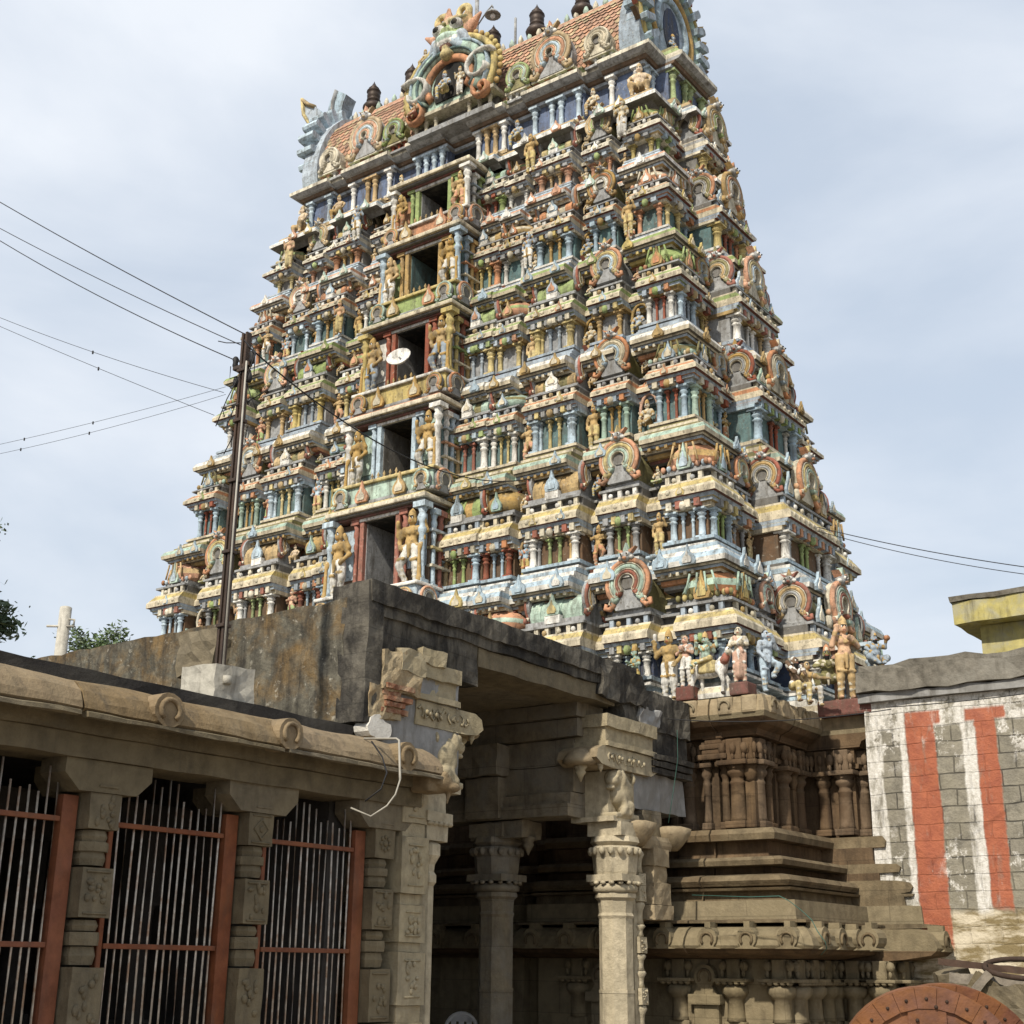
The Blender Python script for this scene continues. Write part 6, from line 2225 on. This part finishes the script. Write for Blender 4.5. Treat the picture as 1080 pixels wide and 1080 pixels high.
# ------------------------------------------------------------------ rusted wheels and rubble
def wheel(name, c, rad, yaw, tilt, label, spokes):
    w = thing(name, (c[0], c[1], GZ), label, 'wheel', 'rusty iron plated cart wheels')
    r_ = random.Random(spokes)
    T = Matrix.Translation(c) @ Matrix.Rotation(R(yaw), 4, 'Z') @ Matrix.Rotation(R(tilt), 4, 'X')
    mb = MB(T)
    n = 48
    mb.plate([(rad * math.cos(2 * math.pi * i / n), rad * math.sin(2 * math.pi * i / n)) for i in range(n)], -.03, .10, 'rust')
    mb.build('disc', w)
    mb = MB(T)
    # riveted plates
    for i in range(-3, 4):
        for j in range(-3, 4):
            cx, cz = i * .30 + (.15 if j % 2 else 0), j * .27
            if math.hypot(abs(cx) + .15, abs(cz) + .13) < rad - .02:
                mb.bbox(cx - .149, cx + .149, -.040 - r_.uniform(0, .010), -.028, cz - .134, cz + .134, 'rust', .004)
    ang = [2 * math.pi * (i + .5) / 26 for i in range(26)]
    for a in ang:
        mb.plate([((rad - .16) * math.cos(a - .118), (rad - .16) * math.sin(a - .118)), ((rad - .005) * math.cos(a - .118), (rad - .005) * math.sin(a - .118)), ((rad - .005) * math.cos(a + .118), (rad - .005) * math.sin(a + .118)), ((rad - .16) * math.cos(a + .118), (rad - .16) * math.sin(a + .118))], -.058, -.03, 'rust')
    mb.build('plating', w)
    mb = MB(T)
    for a in ang:
        mb.ball(((rad - .09) * math.cos(a), -.062, (rad - .09) * math.sin(a)), (.014, .012, .014), 'rust_dark', 6)
    for i in range(-3, 4):
        for j in range(-3, 4):
            cx, cz = i * .30 + (.15 if j % 2 else 0), j * .27
            if math.hypot(cx, cz) < rad - .16:
                mb.ball((cx + .07, -.062, cz + .05), (.016, .014, .016), 'rust_dark', 6)
                mb.ball((cx - .08, -.062, cz - .05), (.016, .014, .016), 'rust_dark', 6)
    mb.build('rivets', w)
    return w


wheel('cart_wheel', (-3.98, 11.12, -.86), .74, 28, 3, 'rusty iron plated cart wheel standing in front, nearer of the pair', 3)
wheel('cart_wheel', (-3.93, 11.42, -.86), .76, 28, 4, 'rusty cart wheel standing behind the nearer one, its orange rim showing on the right', 4)
# heap of stones and beams against the wall
heap = MB()
n_ = 16
V, F = [], []
for i in range(n_ + 1):
    for j in range(9):
        x = -7.0 + 8.5 * i / n_
        y = 16.6 + 4.2 * j / 8
        u = min(1, max(0, (y - 16.6) / 1.6))
        hx = min(1, max(0, (x + 7.0) / 1.0))
        V.append((x, y, GZ - .05 + 1.0 * u * hx + .12 * math.sin(3.1 * x + 2.3 * y) * u))
for i in range(n_):
    for j in range(8):
        a = i * 9 + j
        F.append((a, a + 9, a + 10, a + 1))
heap.add(V, F, 'ground')
tag(heap.build('rubble_mound'), kind='structure')


def stone_block(P, s, rot, m, label, name='stone_block', cat='stone', grp='stones heaped beside the wall'):
    mb = MB()
    rough_box(mb, -s[0] / 2, s[0] / 2, -s[1] / 2, s[1] / 2, 0, s[2], m, .12, .03)
    o = mb.build(name, None)
    o.location = P
    o.rotation_euler = tuple(R(a) for a in rot)
    return tag(o, label, cat, grp)


stone_block((-6.22, 18.7, -.38), (.42, .36, .40), (8, -14, 30), 'granite_grey', 'grey broken stone at the left end of the heap, leaning on the wall foot')
stone_block((-5.80, 18.3, -.50), (.50, .4, .42), (0, 28, 12), 'granite_grey', 'squarish grey stone tipped on its edge in the middle of the heap')
stone_block((-5.30, 18.3, -.52), (.7, .5, .36), (4, -6, -15), 'granite_grey', 'large flat grey stone at the right end of the heap, under the timbers')
stone_block((-5.75, 17.6, -.85), (.6, .5, .42), (6, 10, 40), 'granite_pale', 'pale stone low in the heap just behind the wheels')
stone_block((-5.05, 17.7, -.78), (.8, .5, .36), (0, -8, 5), 'granite_grey', 'long grey stone low at the right edge behind the wheels')


def timber(a, b, w, m, label):
    mb = MB()
    a, b = Vector(a), Vector(b)
    d = (b - a)
    Q = d.to_track_quat('X', 'Z').to_matrix().to_4x4()
    mb.T = Matrix.Translation(a) @ Q
    rough_box(mb, 0, d.length, -w / 2, w / 2, -w / 2, w / 2, m, .12, .012)
    o = mb.build('timber', None, loc=tuple(a))
    return tag(o, label, 'timber', 'old timbers on the stone heap')


timber((-6.15, 18.2, -.08), (-4.6, 18.5, -.22), .12, 'wood_grey', 'grey squared timber lying almost level across the top of the heap')
timber((-6.02, 17.9, -.52), (-5.62, 18.1, -.03), .10, 'wood_grey', 'short grey timber propped steeply against the stones')
timber((-6.35, 18.4, .12), (-5.0, 18.6, -.04), .08, 'wood_dark', 'thin dark timber sloping down to the right over the stones')
mb = MB(Matrix.Translation((-5.25, 18.5, .03)) @ Matrix.Rotation(R(12), 4, 'X') @ Matrix.Rotation(R(6), 4, 'Y'))
pts = [(.52 * math.cos(2 * math.pi * i / 28), .52 * math.sin(2 * math.pi * i / 28), 0) for i in range(29)]
mb.tube(pts, .035, 'rust_dark', 8)
tag(mb.build('iron_hoop', None, loc=(-5.25, 18.5, .03)), 'dark rusty iron hoop lying on top of the stone heap', 'hoop')

# ------------------------------------------------------------------ pole with cables on the hall roof
XP, YP = -10.42, 9.25
mb = MB()
rough_box(mb, XP - .27, XP + .24, YP - .26, YP + .26, 2.50, 2.86, 'concrete', .1, .02)
mb.lathe(XP + .25, YP - .12, [(.05, 2.66), (.05, 2.74)], 'concrete', 8)
tag(mb.build('concrete_block', None, loc=(XP, YP, 2.5)), 'pale concrete block on the hall roof edge at the foot of the pole', 'block')
pole = thing('power_pole', (XP, YP, 2.86), 'dark brown steel pole with tangled cables at its top, on the hall roof', 'utility pole')
ZT = 6.68
mb = MB()
for q in (-1, 1):
    mb.box(XP + q * .03 - .015, XP + q * .03 + .015, YP - .035, YP + .035, 2.86, ZT, 'pole_steel')
mb.box(XP - .03, XP + .03, YP - .012, YP + .012, 2.86, ZT - .02, 'rust_dark')
for z in (3.3, 4.1, 4.9, 5.6, 6.2):
    mb.bbox(XP - .06, XP + .06, YP - .058, YP + .058, z, z + .035, 'pole_steel', .005)
mb.build('mast', pole)
mb = MB()
mb.tube([(XP + .10, YP - .05, 2.86), (XP + .09, YP - .05, 4.4), (XP + .085, YP - .05, 6.3)], .011, 'conduit', 6)
mb.build('conduit', pole)
mb = MB()
mb.bbox(XP - .16, XP + .10, YP - .03, YP + .03, ZT - .42, ZT - .38, 'pole_steel', .005)
for x in (-.15, .12):
    mb.lathe(XP + x, YP, [(.02, ZT - .40), (.035, ZT - .36), (.03, ZT - .32), (.04, ZT - .28), (.02, ZT - .25)], 'cable', 8)
    mb.lathe(XP + x * .8, YP, [(.02, ZT - .62), (.035, ZT - .58), (.03, ZT - .54), (.02, ZT - .50)], 'cable', 8)
mb.build('insulators', pole)
mb = MB()
r_ = random.Random(5)
for k in range(14):         # loose loops and cut ends
    a = Vector((XP + r_.uniform(-.06, .06), YP + r_.uniform(-.06, .06), ZT - r_.uniform(.1, .9)))
    e = a + Vector((r_.uniform(-.35, .30), r_.uniform(-.2, .2), r_.uniform(-.8, .1)))
    m_ = (a + e) / 2 + Vector((r_.uniform(-.15, .15), 0, r_.uniform(-.25, .1)))
    mb.tube([a, m_, e], .006, 'cable', 5)
mb.build('loose_cables', pole)


CAMR = Matrix(((0.8107862, 0.17986859, -0.55702157), (0.5852578, -0.265288, 0.76622163), (0.00995193, 0.94724314, 0.32036134)))


def at(px, py, Y):
    r = CAMR @ Vector((px - 540, 540 - py, 1415.25))
    return r * (Y / r.y)


def wire(a, b, sag, r, label, name='wire', mat='cable', grp=None, cat='cable', beads=()):
    a, b = Vector(a), Vector(b)
    n = 20
    pts = [a + (b - a) * (i / n) - Vector((0, 0, sag * 4 * (i / n) * (1 - i / n))) for i in range(n + 1)]
    mb = MB()
    mb.tube(pts, r * .62, mat, 5)
    for u in beads:
        p = a + (b - a) * u - Vector((0, 0, sag * 4 * u * (1 - u)))
        mb.bbox(p.x - .013, p.x + .013, p.y - .013, p.y + .013, p.z - .035, p.z + .02, 'cable', .008)
    o = mb.build(name, None, loc=tuple(a))
    return tag(o, label, cat, grp)


G_ = 'overhead cables crossing the sky on the left'
top = Vector((XP, YP, ZT))
wire(top - Vector((0, 0, .02)), at(-140, 127, 9.0), .10, .011, 'uppermost overhead cable running from the pole top to the upper left', grp=G_)
wire(top - Vector((.05, 0, .14)), at(-140, 160, 9.0), .12, .009, 'second overhead cable from the pole top, between its two neighbours', grp=G_)
wire(top - Vector((.10, 0, .32)), at(-140, 158, 8.7), .22, .010, 'third overhead cable meeting the pole at the insulators below its top', grp=G_)
wire(at(236, 414, 12), at(-120, 282, 11), .15, .007, 'thin upper cable of the twin pair sloping down from the left to the pole', grp=G_, beads=(.33, .62))
wire(at(226, 438, 12), at(-120, 290, 11), .05, .007, 'thin cable just below the twin spacer cable, reaching lower on the pole', grp=G_, beads=(.3, .6))
wire(at(238, 408, 14), at(-120, 492, 13), .10, .006, 'thin cable rising from the left edge to the pole, upper one of the low pair', grp=G_, beads=(.35, .55))
wire(at(238, 416, 14), at(-120, 500, 13), .14, .006, 'thin cable rising from the left edge to the pole, lower one of the low pair', grp=G_, beads=(.36, .56))
wire(top - Vector((-.05, 0, .18)), at(560, 505, 18.3), .55, .016, 'thick black cable sagging from the pole across the tower front')
wire(at(862, 556, 20.6), at(1200, 612, 19.5), .10, .012, 'cable crossing the sky from the tower side to the right edge')
wire(at(862, 560, 20.6), at(1200, 618, 19.5), .14, .010, 'thin lower cable beside the one leaving the tower side on the right')
wire((-10.1, 17.9, 3.60), at(940, 748, 18.2), .10, .012, 'grey cable strung along the stone base under the figures')
wire(at(935, 746, 18.6), at(1180, 716, 20.3), .05, .012, 'grey cable crossing the painted wall below its coping', mat='cable')
# white conduit loop on the eave and its black cable
mb = MB()
mb.tube([at(384, 779, 10.85), at(418, 779, 10.95), at(421, 781, 10.95), at(422, 822, 10.6)], .013, 'conduit', 7)
mb.tube([at(422, 822, 10.6), at(417, 838, 10.55), at(408, 850, 10.5), at(391, 861, 10.4), at(370, 852, 10.3)], .009, 'conduit', 7)
tag(mb.build('conduit_pipe', None, loc=tuple(at(418, 779, 10.95))), 'white plastic conduit bent down over the hall eave, loose at its lower end', 'pipe')
mb = MB()
mb.tube([at(392, 782, 10.8), at(403, 798, 10.7), at(408, 815, 10.6), at(402, 832, 10.5), at(385, 845, 10.4)], .009, 'cable', 6)
tag(mb.build('hanging_cable', None, loc=tuple(at(392, 782, 10.8))), 'black cable hanging over the hall eave beside the white conduit', 'cable')
# green wire over the stone base
mb = MB()
pts = [at(730, 944, 17.2), at(790, 946, 17.15), at(822, 945, 17.1), at(832, 950, 17.1), at(845, 960, 17.2), at(856, 970, 17.1), at(862, 982, 17.0), at(870, 993, 17.0), at(872, 1000, 17.05), at(866, 1007, 17.2)]
mb.tube(pts, .006, 'wire_green', 6)
tag(mb.build('green_wire', None, loc=tuple(pts[0])), 'thin green wire lying over the stone base cornice and drooping at its corner', 'wire')
mb = MB()
mb.tube([at(714, 770, 17.8), at(715, 800, 17.8), at(710, 835, 17.75), at(705, 868, 17.7)], .005, 'wire_green', 6)
tag(mb.build('green_wire', None, loc=tuple(at(714, 770, 17.8))), 'thin green wire hanging down the blackened end of the porch', 'wire')

# ------------------------------------------------------------------ plastic chair inside the porch
pc = CAMR @ Vector((486 - 540, 540 - 1069, 1415.25))
pc = pc * (-.70 / pc.z)
chair = thing('plastic_chair', (pc.x, pc.y, GZ), 'white moulded plastic chair standing inside the dark porch', 'chair')
TC = Matrix.Translation((pc.x, pc.y, GZ)) @ Matrix.Rotation(R(35), 4, 'Z')
mb = MB(TC)
mb.bbox(-.22, .22, -.22, .22, .42, .45, 'plastic_white', .01)
mb.build('seat', chair)
mb = MB(TC)
arc = [(.24 * math.cos(a), .66 + .24 * math.sin(a)) for a in [math.pi * i / 12 for i in range(13)]]
ol = [(.24, .46)] + arc + [(-.24, .46)]
inner_ = [(x * .75, .46 + (z - .46) * .80) for x, z in ol]
for k in range(4):
    pass
mb.band(ol, .06, .03, .22, 'plastic_white')
for x in (-.12, 0, .12):
    mb.bbox(x - .04, x + .04, .20, .225, .45, .88 - abs(x) * .3, 'plastic_white', .008)
mb.plate([(x, z) for x, z in arc if z > .74] , .2, .225, 'plastic_white')
mb.build('backrest', chair)
for x in (-.2, .2):
    for y in (-.2, .2):
        mb = MB(TC)
        mb.tube([(x, y, .43), (x * 1.15, y * 1.15, 0)], .028, 'plastic_white', 6, .02)
        mb.build('leg', chair)

# ------------------------------------------------------------------ trees and the far post
def tree(name, base, height, crown, nleaf, seed, label, spread=1.0, grp=None, size=.16, mat='leaf', squash=.7):
    t = thing(name, base, label, 'tree', grp)
    r_ = random.Random(seed)
    base = Vector(base)
    top = base + Vector((r_.uniform(-.3, .3), 0, height - crown))
    mb = MB()
    mb.tube([base, (base + top) / 2 + Vector((.1, .05, 0)), top], .22, 'bark', 8, .12)
    tips = []
    for k in range(11):
        a = r_.uniform(0, 6.28)
        el = r_.uniform(.25, 1.2)
        l = crown * r_.uniform(.5, 1.0)
        p0 = base + (top - base) * r_.uniform(.6, 1.0)
        p2 = p0 + Vector((math.cos(a) * math.cos(el) * spread, math.sin(a) * math.cos(el) * spread, math.sin(el) * squash + .2)) * l
        p1 = (p0 + p2) / 2 + Vector((0, 0, .12 * l))
        mb.tube([p0, p1, p2], .07, 'bark', 6, .015)
        tips += [p1, p2, p2, p0 * .3 + p2 * .7]
        for j in range(9):
            q = p2 + Vector((r_.uniform(-.5, .5), r_.uniform(-.5, .5), r_.uniform(-.2, .5))) * crown * .42
            mb.tube([p1 + (p2 - p1) * r_.uniform(.3, 1), q], .02, 'bark', 5, .006)
            tips += [q, q]
    mb.build('trunk', t)
    mb = MB()
    V, F = [], []
    for k in range(nleaf):
        c = r_.choice(tips) + Vector((r_.gauss(0, 1), r_.gauss(0, 1), r_.gauss(0, .7))) * crown * .075
        u = Vector((r_.gauss(0, 1), r_.gauss(0, 1), r_.gauss(0, .6))).normalized()
        w = u.cross(Vector((r_.gauss(0, 1), r_.gauss(0, 1), r_.gauss(0, 1)))).normalized()
        s = size * r_.uniform(.5, 1.2)
        n = len(V)
        V += [tuple(c - u * s), tuple(c + w * s * .35), tuple(c + u * s), tuple(c - w * s * .35)]
        F.append((n, n + 1, n + 2, n + 3))
    mb.add(V, F, mat)
    mb.build('crown', t)
    return t


GT = 'feathery trees beyond the porch roof'
tree('leafy_tree', (-46.8, 34, GZ), 16.6, 2.9, 6500, 4, 'feathery green tree behind the white post, left of the painted tower', 1.1, GT, .13)
tree('leafy_tree', (-43.2, 35.5, GZ), 15.7, 2.6, 5000, 9, 'low feathery tree top just left of the tower corner', 1.5, GT, .13, 'leaf', .4)
tree('leafy_tree', (-43.9, 25.8, GZ), 19.6, 3.7, 9000, 14, 'tall leafy tree cut by the left edge of the picture', 1.0, GT, .17, 'leaf_dark')
p0, p1 = Vector((-27.0, 19, 7)), Vector((-27.0, 19, 8.05))
post = thing('concrete_post', (p0.x, p0.y, GZ), 'white concrete post with a crossarm standing beyond the mossy parapet', 'post')
mb = MB()
mb.lathe(p0.x, p0.y, [(.17, GZ), (.14, p1.z - .02), (.10, p1.z)], 'concrete', 10)
mb.build('shaft', post)
mb = MB()
d_ = Vector((.81, .585, 0))
c_ = Vector((p0.x, p0.y - .1, p1.z - .50))
mb.tube([c_ - d_ * .32, c_ + d_ * .34], .03, 'concrete', 6)
mb.build('crossarm', post)
mb = MB()
e_ = c_ + d_ * .32
mb.tube([e_, e_ + Vector((0, 0, .16)), e_ + Vector((-.1, -.08, .17))], .028, 'concrete', 6)
mb.build('bracket', post)
